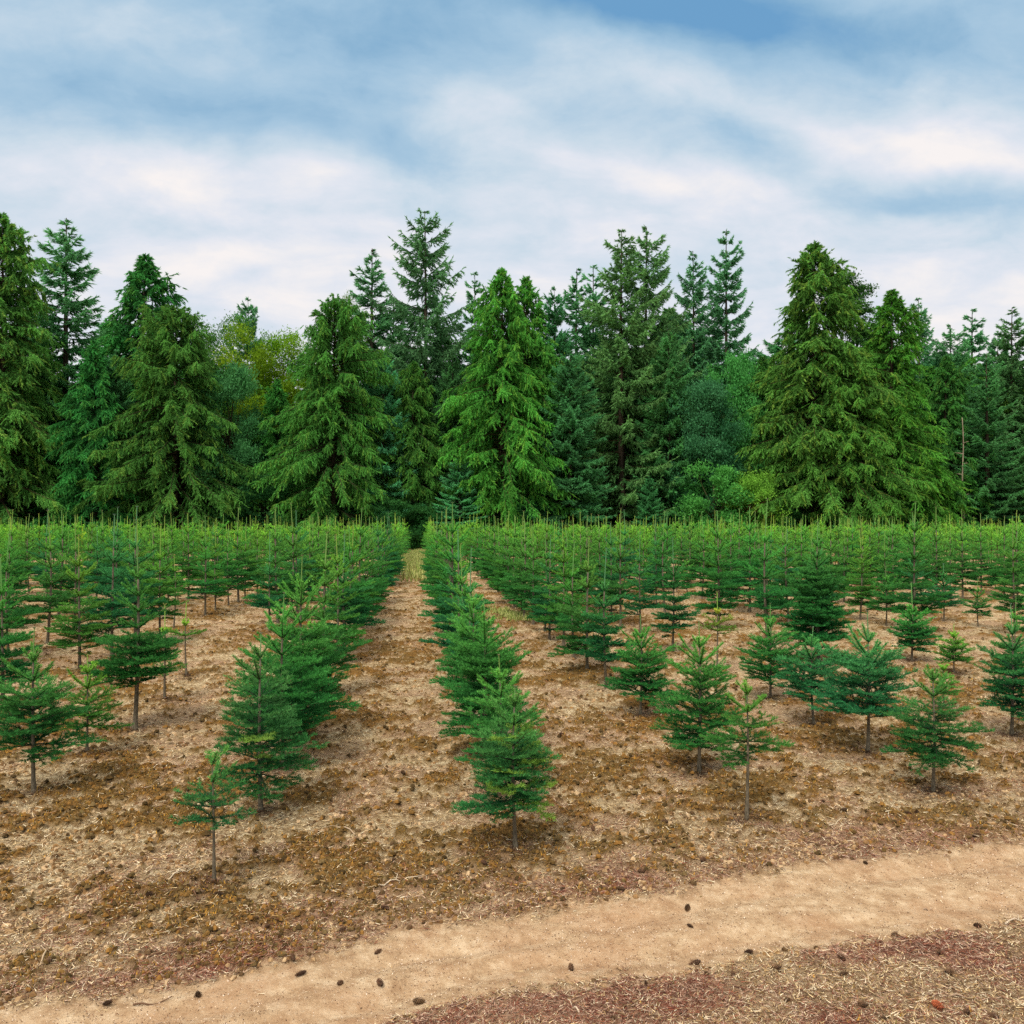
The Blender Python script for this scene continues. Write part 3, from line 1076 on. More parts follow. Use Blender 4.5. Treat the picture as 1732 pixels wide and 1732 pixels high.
def conifer(seed, H, R, nb=150, bare=0.05, shape=0.8, upturn=0.35, hang=0.6, leaf=0.27, fill=1.0, tiers=True, topthin=0.12, cin=DF_IN, cout=DF_OUT, rough=0.2):
    """fir or spruce with separate boughs; sky shows between them"""
    rng = np.random.default_rng(seed)
    acc = Acc()
    P, D, L_, C_ = [], [], [], []
    phi = 0
    nt = max(8, int(nb / 6))
    zsl = []
    for i in range(nt):
        zc_ = H * (bare + (1 - bare) * 0.985 * i / (nt - 1))
        for j in range(6 if zc_ < 0.9 * H else 4):
            zsl.append(zc_ + rng.normal(0, H * (0.004 if tiers else 0.011)))
    env = rng.uniform(1 - rough, 1 + rough, 14)
    for z in zsl:
        z = min(z, H * 0.99)
        s = 1 - z / H
        phi += 1.05 + rng.normal(0, 0.35)
        prof = (s ** shape)
        e = env[int((z / H) * 12)] * (1 + rough * 0.6 * math.sin(phi * 1 + z * 1.7))
        L = max(0.12, R * prof * rng.uniform(0.62, 1.15) * e) * min(1, 0.25 + s * 9)
        out = np.array([math.cos(phi), math.sin(phi), 0])
        sv = np.array([-out[1], out[0], 0])
        a0 = 0.75 * (1 - s) ** 2 - 0.22 * s

        def bp(t):
            t = np.asarray(t, float)
            zz = L * (a0 * t - 0.25 * s * t ** 2 + upturn * t ** 3 * (0.4 + 0.6 * s))
            return np.array([0, 0, z]) + out * (L * t)[..., None] + np.stack([0 * t, 0 * t, zz], -1)
        acc.tube(bp(np.linspace(0, 1, 5)), np.linspace(0.018 + 0.012 * L, 0.012, 5), WOOD * 0.7, 3, False)
        ns = int((2 if s < 0.05 else 3) + L * 14)
        ns = max(2, int(ns * fill * (0.7 if s < topthin else 1)))
        t = 0.10 + 0.90 * rng.random(ns)
        p = bp(t)
        sg = rng.choice([-1, 1], ns)[:, None]
        sl = (0.12 + 0.75 * (1.05 - t) ** 0.8) * min(1.25, 0.25 + L * 0.40) * rng.uniform(0.6, 1.2, ns)
        d = norm(out * 0.75 + sv * sg * rng.uniform(0.3, 0.9, (ns, 1)) + np.array([0, 0, 1]) * (-hang * rng.uniform(0.1, 1.9, (ns, 1)) * min(1, s * 3.5) + 0.15))
        tone = rng.uniform(0.75, 1.25)
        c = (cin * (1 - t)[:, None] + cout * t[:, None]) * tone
        P.append(p); D.append(d); L_.append(sl); C_.append(c)
        # foliage along the bough itself
        tb = np.linspace(0.25, 0.95, 4)
        pb = bp(tb)
        db = norm(bp(tb + 0.05) - pb)
        if s > 0.05:
            P.append(pb); D.append(db); L_.append(np.full(4, L * 0.2)); C_.append(np.tile(cout * tone, (4, 1)))
    P, D, L_, C_ = np.vstack(P), np.vstack(D), np.concatenate(L_), np.vstack(C_)
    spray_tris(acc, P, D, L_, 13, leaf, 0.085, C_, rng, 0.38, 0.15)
    tipz = np.array([[0, 0, H * 0.95]])
    spray_tris(acc, tipz, np.array([[0, 0, 1.0]]), np.array([H * 0.045]), 14, leaf * 0.7, 0.05, np.array([cout]), rng, 0.35, -0.4)
    return acc.mesh('crown', M_LEAF), trunk_mesh(H, 0.011 * H, rng, bend=0.006, top=0.995)


def broadleaf(seed, H, R, lobes=46, leaves=900, leaf=0.20, c0=(0.04, 0.12, 0.025), c1=(0.09, 0.22, 0.04), zlow=0.12, spiky=0.3, cone=0.0):
    rng = np.random.default_rng(seed)
    acc = Acc()
    c0, c1 = np.array(c0), np.array(c1)
    for i in range(lobes):
        q = rng.random()
        z = H * (zlow + (0.93 - zlow) * q)
        k = (z / H - zlow) / (1 - zlow)
        env = math.sqrt(max(0.02, 1 - (1.75 * k - 0.75) ** 2)) if not cone else (1 - k) ** 0.75 + 0.08
        ph = rng.uniform(0, 6.28)
        r = R * env * rng.uniform(0.35, 0.92)
        ctr = np.array([math.cos(ph) * r, math.sin(ph) * r, z])
        rad = R * rng.uniform(0.20, 0.36) * (0.55 + 0.45 * env)
        b0 = np.array([0, 0, z * rng.uniform(0.45, 0.75)])
        mid = (b0 + ctr) / 2 + rng.normal(0, 0.15, 3)
        acc.tube([b0, mid, ctr], [0.05 + 0.01 * R, 0.04, 0.015], WOOD, 4, False)
        # sub-clumps give each lobe a broken outline
        m = 16
        dirs = norm(rng.normal(0, 1, (m, 3)) + np.array([0, 0, 0.35]))
        cc = ctr + dirs * rad * rng.uniform(0.4, 1.15, (m, 1)) * np.array([1.15, 1.15, 0.8])
        cnt = leaves // m
        ix = np.repeat(np.arange(m), cnt)
        N_ = len(ix)
        pos = cc[ix] + rng.normal(0, rad * 0.26, (N_, 3)) * np.array([1.2, 1.2, 0.75])
        nrm = norm(rng.normal(0, 1, (N_, 3)) + np.array([0, 0, 0.9]))
        u = norm(np.cross(nrm, rng.normal(0, 1, (N_, 3))))
        w = np.cross(nrm, u)
        l = leaf * rng.uniform(0.6, 1.2, (N_, 1))
        tone = rng.uniform(0, 1)
        base = c0 * (1 - tone) + c1 * tone
        acc.tris(pos - u * l * 0.5 + w * l * 0.3, pos - u * l * 0.1 - w * l * 0.35, pos + u * l * 0.6, base * rng.uniform(0.75, 1.3, (N_, 1)))
    return acc.mesh('crown', M_LEAF), trunk_mesh(H * 0.8, 0.014 * H + 0.03, rng, bend=0.03)


PROTO = {}


def proto(key):
    if key in PROTO:
        return PROTO[key]
    kind, v = key
    if kind == 'cedar':
        PROTO[key] = (cedar(500 + v, 24.0, (5.6, 6.3, 4.9)[v], nb=(340, 360, 320)[v], shape=(0.72, 0.62, 0.8)[v], rounded=(0.0, 0.35, 0.0)[v]), 24.0, (5.6, 6.3, 4.9)[v])
    elif kind == 'douglas':
        R = (5.2, 4.6, 4.8)[v]
        PROTO[key] = (conifer(520 + v, 28.0, R, nb=(190, 200, 190)[v], bare=0.06, tiers=False, shape=(0.50, 0.62, 0.55)[v], hang=(1.0, 0.6, 0.9)[v], fill=1.0, rough=(0.28, 0.15, 0.25)[v]), 28.0, R)
    elif kind == 'tiered':
        PROTO[key] = (conifer(530 + v, 28.0, 5.2, nb=165, bare=0.06, shape=0.68, upturn=0.5, hang=0.45, fill=1.2, rough=0.10), 28.0, 5.2)
    elif kind == 'thinfir':
        PROTO[key] = (conifer(540 + v, 25.0, 3.6, nb=170, bare=0.05, tiers=False, shape=0.62, upturn=0.45, hang=0.4, fill=0.85, rough=0.3), 25.0, 3.6)
    elif kind == 'spruce':
        PROTO[key] = (conifer(550 + v, 18.0, 4.6, nb=190, bare=0.01, tiers=False, shape=0.66, upturn=0.3, hang=0.35, fill=1.2, rough=0.15, cin=DF_IN * 1.1, cout=np.array([0.120, 0.350, 0.130])), 18.0, 4.6)
    elif kind == 'maple':
        PROTO[key] = (broadleaf(560 + v, 18.0, 5.0, lobes=52, leaves=800, c0=(0.05, 0.14, 0.025), c1=(0.11, 0.23, 0.035)), 18.0, 5.0)
    elif kind == 'poplar':
        PROTO[key] = (broadleaf(570 + v, 24.0, 3.4, lobes=44, leaves=700, zlow=0.3, cone=1.0, c0=(0.04, 0.12, 0.03), c1=(0.08, 0.20, 0.04)), 24.0, 3.4)
    elif kind == 'willow':
        PROTO[key] = (broadleaf(580 + v, 14.0, 4.6, lobes=80, leaves=640, zlow=0.04, c0=(0.05, 0.18, 0.06), c1=(0.12, 0.33, 0.12), leaf=0.24), 14.0, 4.6)
    elif kind == 'bush':
        PROTO[key] = (broadleaf(590 + v, 6.0, 3.0, lobes=34, leaves=500, zlow=0.03, leaf=0.2, c0=(0.04, 0.13, 0.035), c1=(0.09, 0.24, 0.06)), 6.0, 3.0)
    return PROTO[key]


# tip px, tip py, distance, half-width px near the ground, sort, tint, label
FOREST = [
    (2, 358, 88, 120, ('cedar', 0), (1.15, 0.98, 0.9), 'tall olive-green cedar at the left end of the tree line'),
    (112, 366, 97, 105, ('douglas', 1), (1.0, 1.15, 1.2), 'dark blue-green fir with a double-looking tip behind the left end cedar'),
    (245, 428, 93, 110, ('cedar', 2), (0.62, 0.85, 0.9), 'dark pointed cedar rising behind the leaning olive cedar'),
    (300, 520, 86, 98, ('cedar', 1), (0.95, 1.0, 0.9), 'olive cedar with a long slanting side, left of the silvery broadleaf tree'),
    (160, 575, 85, 66, ('cedar', 2), (0.55, 0.95, 1.0), 'small bluish cedar filling the gap beside the left end cedar'),
    (372, 520, 108, 70, ('maple', 0), (0.85, 1.0, 0.9), 'green round-topped maple at the low dip in the skyline'),
    (420, 502, 112, 60, ('spruce', 0), (1.0, 1.0, 1.0), 'small dark far spruce poking up at the low dip in the skyline'),
    (440, 548, 98, 76, ('maple', 1), (2.4, 1.9, 0.55), 'yellow-green maple below the dip in the skyline'),
    (497, 538, 99, 72, ('maple', 0), (2.0, 1.7, 0.55), 'yellowish maple between the first yellow maple and the rounded cedar'),
    (386, 615, 88, 56, ('willow', 0), (0.85, 0.95, 0.80), 'silvery blue-green broadleaf tree left of the rounded cedar'),
    (565, 508, 86, 94, ('cedar', 1), (0.95, 1.05, 0.9), 'wide bright cedar with a rounded top, left of the end of the bare aisle'),
    (592, 500, 100, 46, ('maple', 1), (1.5, 1.25, 0.7), 'lime-green maple crown just behind the rounded cedar'),
    (628, 418, 98, 72, ('thinfir', 0), (0.9, 1.0, 1.1), 'slender feathery fir left of the tallest fir'),
    (665, 500, 99, 70, ('douglas', 1), (0.95, 1.0, 0.9), 'dark brownish fir squeezed between the slender fir and the tallest fir'),
    (718, 354, 94, 98, ('douglas', 0), (0.9, 0.9, 0.95), 'tallest fir with drooping ragged boughs and sky showing through'),
    (648, 600, 88, 66, ('spruce', 1), (1.1, 1.3, 1.45), 'blue-green spruce below the slender feathery fir'),
    (802, 458, 102, 48, ('thinfir', 1), (0.9, 1.05, 1.1), 'thin fir spire between the tallest fir and the bright double cedar'),
    (850, 452, 87, 96, ('cedar', 0), (1.0, 1.12, 0.8), 'bright green cedar, the taller of the pair beyond the bare aisle'),
    (890, 466, 90, 84, ('cedar', 2), (1.0, 1.1, 0.85), 'bright green cedar, the narrower right-hand one of the pair beyond the aisle'),
    (938, 484, 92, 66, ('spruce', 0), (0.9, 1.1, 1.15), 'blue-green spruce right beside the bright cedar pair'),
    (976, 452, 96, 56, ('thinfir', 0), (0.9, 1.1, 1.2), 'thin-topped fir third spire right of the bright cedar pair'),
    (1003, 446, 98, 56, ('thinfir', 1), (0.9, 1.1, 1.15), 'thin fir spire leaning against the twin brownish firs'),
    (965, 590, 86, 78, ('spruce', 1), (0.9, 1.0, 0.95), 'dark spruce with heavy boughs in front of the thin spires'),
    (1052, 386, 91, 92, ('douglas', 2), (1.05, 0.9, 0.75), 'brownish fir with a visible trunk, left of the twin tall firs'),
    (1094, 382, 94, 88, ('douglas', 0), (1.0, 0.95, 0.85), 'brownish fir with wispy tip, right of the twin tall firs'),
    (1172, 422, 97, 70, ('douglas', 1), (0.85, 1.0, 1.1), 'dark narrow fir between the twin firs and the neat tiered fir'),
    (1229, 386, 96, 86, ('tiered', 0), (0.8, 0.95, 1.05), 'neat dark fir with crisp upturned tiers standing against white cloud'),
    (1098, 805, 84.8, 30, ('spruce', 0), (0.9, 1.1, 1.0), 'small conical spruce at the foot of the twin brownish firs'),
    (1188, 640, 88, 60, ('willow', 1), (0.65, 0.78, 0.80), 'silvery broadleaf tree below the neat tiered fir'),
    (1236, 588, 92, 54, ('willow', 0), (1.1, 1.35, 0.85), 'light green broadleaf tree between the tiered fir and the biggest cedar'),
    (1376, 408, 87, 128, ('cedar', 0), (1.12, 1.0, 0.85), 'biggest cedar with a tall pointed top on the right half of the tree line'),
    (1432, 442, 92, 84, ('poplar', 0), (1.0, 1.05, 0.9), 'loose-leaved poplar rising beside the top of the biggest cedar'),
    (1508, 488, 87, 100, ('cedar', 2), (0.95, 1.15, 0.75), 'fresh green cedar just right of the loose-leaved poplar'),
    (1440, 600, 85, 90, ('cedar', 1), (1.1, 1.0, 0.8), 'low rounded olive cedar in front of the loose-leaved poplar'),
    (1553, 502, 99, 66, ('douglas', 2), (0.85, 1.0, 1.1), 'dark lopsided fir right behind the fresh green cedar'),
    (1645, 520, 101, 60, ('thinfir', 1), (0.9, 1.1, 1.25), 'bluish thin fir with see-through top near the right end'),
    (1590, 585, 96, 58, ('spruce', 0), (0.8, 1.05, 1.1), 'dark spruce filling the notch near the pale broken trunk'),
    (1668, 596, 86, 84, ('tiered', 0), (0.8, 1.0, 0.9), 'dark fir with a wide skirt of level boughs beside the pale broken trunk'),
    (1608, 548, 94, 70, ('douglas', 0), (0.9, 1.0, 1.0), 'ragged fir between the dark lopsided fir and the bluish thin fir'),
    (1688, 560, 97, 66, ('spruce', 1), (0.95, 1.0, 0.95), 'blunt spruce behind the wide-skirted dark fir'),
    (748, 548, 99, 66, ('cedar', 2), (0.6, 0.8, 0.75), 'dark cedar filling the space right of the tallest fir'),
    (196, 590, 87, 60, ('spruce', 0), (0.9, 1.0, 0.9), 'green spruce between the small bluish cedar and the slanting olive cedar'),
    (470, 640, 90, 62, ('cedar', 2), (0.75, 0.95, 0.85), 'narrow green cedar in front of the yellow maples'),
    (700, 610, 88, 62, ('cedar', 0), (0.85, 1.0, 0.85), 'low green cedar at the foot of the tallest fir'),
    (765, 600, 90, 58, ('spruce', 0), (1.0, 1.05, 0.9), 'green spruce between the tallest fir and the bright double cedar'),
    (1130, 560, 89, 74, ('spruce', 1), (1.0, 1.05, 0.85), 'broad green spruce right of the twin brownish firs'),
    (1290, 600, 93, 66, ('cedar', 2), (0.8, 1.0, 0.9), 'green cedar filling the space left of the biggest cedar'),
    (1600, 600, 88, 66, ('cedar', 2), (0.75, 0.95, 0.9), 'green cedar between the fresh green cedar and the pale broken trunk'),
    (1712, 518, 92, 74, ('douglas', 1), (1.0, 1.0, 0.95), 'shaggy fir at the right end of the tree line'),
    (1790, 500, 89, 90, ('douglas', 2), (0.95, 1.0, 0.95), 'dark fir cut off by the right edge of the view'),
    (-70, 470, 90, 100, ('cedar', 1), (1.0, 1.0, 0.9), 'cedar cut off by the left edge of the view'),
    (1736, 760, 85, 50, ('spruce', 1), (1.0, 0.95, 0.8), 'low brownish spruce at the right end foot of the tree line'),
    (778, 770, 85, 46, ('spruce', 0), (1.5, 1.6, 1.75), 'small pale blue spruce just right of the end of the bare aisle'),
    (1205, 782, 84.6, 58, ('bush', 0), (1.6, 1.9, 1.4), 'bright green bush, the bluer of two at the foot of the forest'),
    (1266, 798, 84.4, 52, ('bush', 1), (2.6, 2.0, 0.9), 'yellow-green bush next to the bluer bright bush'),
    (672, 842, 84.6, 46, ('bush', 0), (0.7, 1.0, 0.9), 'dark low bush just left of the end of the bare aisle'),
    (714, 850, 86.5, 40, ('bush', 1), (0.6, 0.95, 0.9), 'dark low bush closing the end of the bare aisle'),
    (452, 800, 86, 52, ('bush', 1), (0.55, 0.8, 0.8), 'dark bush between the silvery tree and the rounded cedar'),
    (1325, 855, 85, 36, ('bush', 0), (0.9, 1.1, 0.9), 'green low bush under the biggest cedar'),
    (1530, 850, 84.6, 36, ('bush', 1), (0.8, 1.1, 0.9), 'green low bush under the fresh green cedar'),
    (880, 840, 86, 46, ('bush', 0), (0.6, 0.9, 0.85), 'dark bush under the spruce beside the bright cedar pair'),
]
# second rank deeper in the wood, seen only in slivers between the others
BEHIND = [
    (40, 520, 'left end cedar'), (190, 540, 'dark pointed cedar'), (340, 600, 'olive cedar with the slanting side'), (460, 640, 'yellow maples'),
    (540, 600, 'rounded cedar'), (690, 600, 'tallest fir'), (760, 640, 'gap beside the tallest fir'), (830, 560, 'bright cedar pair'),
    (915, 560, 'blue-green spruce'), (1030, 560, 'twin brownish firs'), (1130, 520, 'dark narrow fir'), (1200, 560, 'neat tiered fir'),
    (1275, 590, 'light green broadleaf tree'), (1330, 560, 'biggest cedar'), (1480, 560, 'loose-leaved poplar'), (1570, 600, 'dark lopsided fir'),
    (1630, 620, 'pale broken trunk'), (1700, 600, 'shaggy right end fir'), (-150, 520, 'left edge cedar'), (1860, 540, 'right edge fir'),
    (590, 660, 'slender feathery fir'), (400, 680, 'silvery broadleaf tree'), (1400, 620, 'low rounded cedar'), (100, 640, 'blue-green double fir'), (860, 680, 'small pale blue spruce'),
    (-260, 500, 'far left forest edge'), (1980, 520, 'far right forest edge'), (2100, 500, 'outermost right firs'), (-380, 520, 'outermost left firs')]
NAMES = {'cedar': ('cedar_tree', 'cedar'), 'douglas': ('fir_tree', 'fir tree'), 'tiered': ('fir_tree', 'fir tree'), 'thinfir': ('fir_tree', 'fir tree'), 'spruce': ('spruce_tree', 'spruce'),
         'maple': ('maple_tree', 'maple'), 'poplar': ('poplar_tree', 'poplar'), 'willow': ('broadleaf_tree', 'broadleaf tree'), 'bush': ('bush', 'bush')}


def put_tree(px, py, Y, hw, key, tint, label, rot=None):
    (cm, tm), H0, R0 = proto(key)
    x, z = at_depth(px, py, Y)
    h = z / H0
    # half-width at the ground in metres
    w = hw * (1.22 if key[0] in ('cedar', 'douglas', 'tiered', 'spruce') else 1.35 if key[0] == 'thinfir' else 1.15) / FPX * Y / R0
    nm, cat = NAMES[key[0]]
    t = thing(nm, label, cat, (x, Y, 0.0), rr.uniform(0, 6.28) if rot is None else rot, (w, w, h), 'trees of the forest behind the field')
    c = link('crown', cm, t)
    c.color = (*tint, 1)
    link('trunk', tm, t)
    return t


for e in FOREST:
    put_tree(*e)
for i, (px, py, nmx) in enumerate(BEHIND):
    key = (('douglas', 1), ('spruce', 1), ('cedar', 2), ('spruce', 0))[i % 4]
    put_tree(px, py, 104 + (i * 7) % 13, 125, key, (0.9, 1.0, 0.9), 'dark %s deep in the wood behind the %s' % (NAMES[key[0]][1], nmx))

# the depth of the wood behind, one dark mass of foliage
rng = np.random.default_rng(12)
acc = Acc()
n = 9000
cx_, cy_ = rng.uniform(-95, 125, n), rng.uniform(112, 128, n)
top_ = 9 + 8 * fbm(cx_ * 0.11, cy_ * 0.05, 3, 61)
cz_ = top_ * rng.random(n) ** 0.8
ctr = np.stack([cx_, cy_, cz_], 1)
ix = np.repeat(np.arange(n), 9)
pos = ctr[ix] + rng.normal(0, 0.7, (len(ix), 3))
dd = norm(rng.normal(0, 1, (len(ix), 3)) + [0, 0, -0.4])
ww = norm(np.cross(dd, rng.normal(0, 1, (len(ix), 3)))) * 0.28
acc.tris(pos - ww, pos + ww, pos + dd * rng.uniform(0.5, 1.1, (len(ix), 1)), DF_OUT * (0.8 + 0.8 * rng.random((n, 1)))[ix])
link('deep_forest', acc.mesh('deep_forest', M_LEAF), kind='stuff', label='dark mass of foliage deep inside the wood')

FILL = [(60, 650), (210, 640), (330, 690), (520, 720), (620, 690), (690, 660), (745, 680), (815, 640), (925, 640), (1010, 650), (1075, 620), (1140, 600),
        (1160, 720), (1265, 660), (1310, 700), (1480, 690), (1570, 660), (1620, 640), (1690, 650), (1745, 640), (0, 620), (870, 620), (1220, 730), (720, 760), (590, 760), (270, 620)]
for i, (px, py) in enumerate(FILL):
    key = (('spruce', 0), ('cedar', 1), ('spruce', 1), ('cedar', 2), ('maple', i % 2))[(i * 3) % 5]
    put_tree(px + 6, py - 42, 94 + (i * 5) % 8, 74, key, ((1.05, 1.1, 0.9), (0.9, 1.05, 0.85), (1.15, 1.15, 0.85))[i % 3],
             'mid-height %s closing the gap in the tree line, %s from the left' % (NAMES[key[0]][1], ordinal(sum(1 for q in FILL if q[0] < px))))

# pale broken trunk
sx, sz = at_depth(1628, 706, 85.0)
sn = thing('dead_tree', 'pale broken dead trunk with stubs, beside the wide-skirted dark fir', 'dead tree', (sx, 85.0, 0))
rng = np.random.default_rng(77)
a = Acc()
zz = np.linspace(-0.3, sz, 14)
a.tube(np.stack([0.12 * np.sin(zz * 0.7), 0.1 * np.cos(zz * 0.5), zz], 1), np.linspace(0.10, 0.04, 14), (1, 1, 1), 8)
link('trunk', a.mesh('trunk', M_SNAG, True), sn)
for k in range(7):
    b = Acc()
    z = sz * (0.4 + 0.08 * k)
    an = rng.uniform(0, 6.28)
    d = np.array([math.cos(an), math.sin(an), 0.25])
    p0 = np.array([0.12 * math.sin(z * 0.7), 0.1 * math.cos(z * 0.5), z])
    b.tube([p0, p0 + d * 0.35, p0 + d * rng.uniform(0.5, 1.0) + [0, 0, -0.05]], [0.06, 0.045, 0.02], (1, 1, 1), 5)
    link('branch_stub', b.mesh('branch_stub', M_SNAG, True), sn)

# ------------------------------------------------------------------ ground cover
rng = np.random.default_rng(9)


def scatter_points(n, py_lo, py_hi, px_lo=-420, px_hi=2150):
    """points spread evenly over the visible ground (denser near the camera, like the eye sees it)"""
    px = rng.uniform(px_lo, px_hi, n)
    py = rng.uniform(py_lo, py_hi, n)
    dx = _f.x + _r.x * (px - 866) / FPX + _u.x * (866 - py) / FPX
    dy = _f.y + _r.y * (px - 866) / FPX + _u.y * (866 - py) / FPX
    dz = _f.z + _r.z * (px - 866) / FPX + _u.z * (866 - py) / FPX
    t = -CAM_H / dz
    return dx * t, dy * t


def straws(n, name, label, lo, hi, length, width, palette, keep, lift=0.004, tilt=0.35):
    x, y = scatter_points(n, lo, hi)
    rs, road, moss, red = field_masks(x, y)
    k = keep(x, y, rs, road, moss, red) > rng.random(n)
    x, y, rs, red, moss = x[k], y[k], rs[k], red[k], moss[k]
    z = ground_z(x, y) + lift
    m = len(x)
    an = rng.uniform(0, 6.28, m)
    d = np.stack([np.cos(an), np.sin(an), rng.uniform(-0.05, tilt, m)], 1)
    dist = np.hypot(x, y)
    sc = (dist / 6.0) ** 0.55
    l = (rng.uniform(*length, m) * sc)[:, None]
    w = np.stack([-np.sin(an), np.cos(an), rng.uniform(-0.6, 0.6, m)], 1) * (width * sc / 2)[:, None]
    p = np.stack([x, y, z], 1)
    acc = Acc()
    acc.tris(p - w, p + w, p + d * l, palette(m, red, moss))
    # a second, bent half
    e = p + d * l * 0.55
    d2 = norm(d + rng.normal(0, 0.4, (m, 3)) * [1, 1, 0.2])
    acc.tris(e - w * 0.6, e + w * 0.6, e + d2 * l * 0.6, palette(m, red, moss))
    me = acc.mesh(name, M_DRY)
    return link(name, me, kind='stuff', label=label)


def pal_straw(m, red, moss):
    base = np.array([lin(216, 186, 140), lin(180, 144, 98), lin(126, 96, 64), lin(228, 208, 174), lin(96, 72, 48)])
    reds = np.array([lin(142, 82, 62), lin(112, 60, 48), lin(160, 118, 96), lin(90, 56, 46), lin(196, 162, 138)])
    c = base[rng.integers(0, 5, m)]
    r_ = reds[rng.integers(0, 5, m)]
    return np.where((rng.random(m) < red * 0.9)[:, None], r_, c) * rng.uniform(0.8, 1.15, (m, 1))


def pal_moss(m, red, moss):
    base = np.array([lin(150, 110, 48), lin(120, 94, 44), lin(96, 76, 38), lin(178, 128, 50), lin(112, 98, 54)])
    return base[rng.integers(0, 5, m)] * rng.uniform(0.8, 1.2, (m, 1))


straws(460000, 'straw_litter', 'dry straw, needles and bark bits littering the soil', 1000, 1950, (0.014, 0.06), 0.0048, pal_straw,
       lambda x, y, rs, road, moss, red: np.where(road > 0.6, 0.012, 0.42 + 0.5 * red - 0.25 * moss) * (1 - 0.9 * (road > 0.25) * (rs > 0.03)))
straws(180000, 'moss_tufts', 'ochre and olive moss tufts over the soil between the firs', 1000, 1800, (0.008, 0.022), 0.009, pal_moss,
       lambda x, y, rs, road, moss, red: moss * 0.95, lift=0.0, tilt=1.6)


def pal_grit(m, red, moss):
    base = np.array([lin(120, 88, 62), lin(150, 112, 80), lin(246, 224, 196), lin(92, 66, 50), lin(234, 204, 164)])
    return base[rng.integers(0, 5, m)] * rng.uniform(0.8, 1.1, (m, 1))


straws(75000, 'road_grit', 'crumbs and grit on the sandy road', 1380, 1950, (0.004, 0.013), 0.007, pal_grit, lambda x, y, rs, road, moss, red: road * 0.8 * (0.15 + fbm(x * 2, y * 2, 3, 81) ** 2 * 2), lift=0.001, tilt=0.6)


def pal_grass(m, red, moss):
    base = np.array([lin(130, 156, 70), lin(164, 170, 96), lin(190, 190, 120), lin(168, 168, 100)])
    return base[rng.integers(0, 4, m)] * rng.uniform(0.8, 1.2, (m, 1))


def grass_patch(name, label, cx, cy, rx, ry, n, ln):
    x = cx + rng.normal(0, rx, n)
    y = cy + rng.normal(0, ry, n)
    k = (vnoise(x * 3, y * 3, 55) > 0.42) & (y > cy - 2.2 * ry) & (y < cy + 1.6 * ry)
    x, y = x[k], y[k]
    m = len(x)
    an = rng.uniform(0, 6.28, m)
    p = np.stack([x, y, ground_z(x, y)], 1)
    d = np.stack([np.cos(an) * 0.45, np.sin(an) * 0.45, np.ones(m)], 1) * (rng.uniform(*ln, m))[:, None]
    w = np.stack([-np.sin(an), np.cos(an), 0 * an], 1) * (0.004 + 0.0004 * cy)
    acc = Acc()
    acc.tris(p - w, p + w, p + d, pal_grass(m, None, None))
    link(name, acc.mesh(name, M_DRY), kind='stuff', label=label)


g1 = ground(885, 1037)
grass_patch('grass_tuft_patch', 'pale green grass tufts in the second aisle', g1[0], g1[1], 0.45, 1.1, 9000, (0.04, 0.13))
g2 = ground(713, 945)
grass_patch('aisle_end_grass', 'yellowish grass at the end of the bare aisle', g2[0], 62, 0.7, 11, 26000, (0.08, 0.34))


# crumbling clods and moss cushions: small rough lumps
def clods(n, name, label, lo, hi, size, palette, keep):
    x, y = scatter_points(n, lo, hi)
    rs, road, moss, red = field_masks(x, y)
    k = keep(x, y, rs, road, moss, red) > rng.random(n)
    x, y, red, moss = x[k], y[k], red[k], moss[k]
    m = len(x)
    r = rng.uniform(*size, m) * (np.hypot(x, y) / 6.0) ** 0.6
    z = ground_z(x, y)
    an = rng.uniform(0, 6.28, m)
    ring = []
    for q in range(6):
        rq = r * rng.uniform(0.6, 1.3, m)
        ring.append(np.stack([x + np.cos(an + q * 1.047) * rq, y + np.sin(an + q * 1.047) * rq, z - 0.004 + 0 * x], 1))
    mid = []
    for q in range(6):
        rq = r * rng.uniform(0.35, 0.85, m)
        mid.append(np.stack([x + np.cos(an + 0.5 + q * 1.047) * rq, y + np.sin(an + 0.5 + q * 1.047) * rq, z + r * rng.uniform(0.25, 0.65, m)], 1))
    top = np.stack([x + rng.normal(0, 0.15, m) * r, y + rng.normal(0, 0.15, m) * r, z + r * rng.uniform(0.45, 0.9, m)], 1)
    col = palette(m, red, moss)
    acc = Acc()
    for q in range(6):
        q1 = (q + 1) % 6
        acc.tris(ring[q], ring[q1], mid[q], col * rng.uniform(0.8, 1.2, (m, 1)))
        acc.tris(mid[q], ring[q1], mid[q1], col * rng.uniform(0.8, 1.2, (m, 1)))
        acc.tris(mid[q], mid[q1], top, col * rng.uniform(0.8, 1.2, (m, 1)))
    link(name, acc.mesh(name, M_DRY), kind='stuff', label=label)


def pal_clod(m, red, moss):
    base = np.array([lin(152, 118, 74), lin(122, 92, 56), lin(178, 146, 102), lin(98, 76, 48), lin(200, 170, 126)])
    mos = np.array([lin(126, 96, 48), lin(102, 80, 42), lin(80, 64, 36), lin(146, 108, 52), lin(116, 96, 58)])
    c = base[rng.integers(0, 5, m)]
    return np.where((moss > 0.35)[:, None], mos[rng.integers(0, 5, m)], c)


clods(88000, 'soil_clods', 'crumbled soil clods and moss cushions between the firs', 960, 1800, (0.006, 0.024), pal_clod,
      lambda x, y, rs, road, moss, red: np.where((rs > -0.02) | (y < ext_interp(x, lo_pts)), 0.0, 0.10 + 0.55 * moss + 0.35 * (fbm(x * 2.2, y * 2.2, 3, 91) > 0.52)))

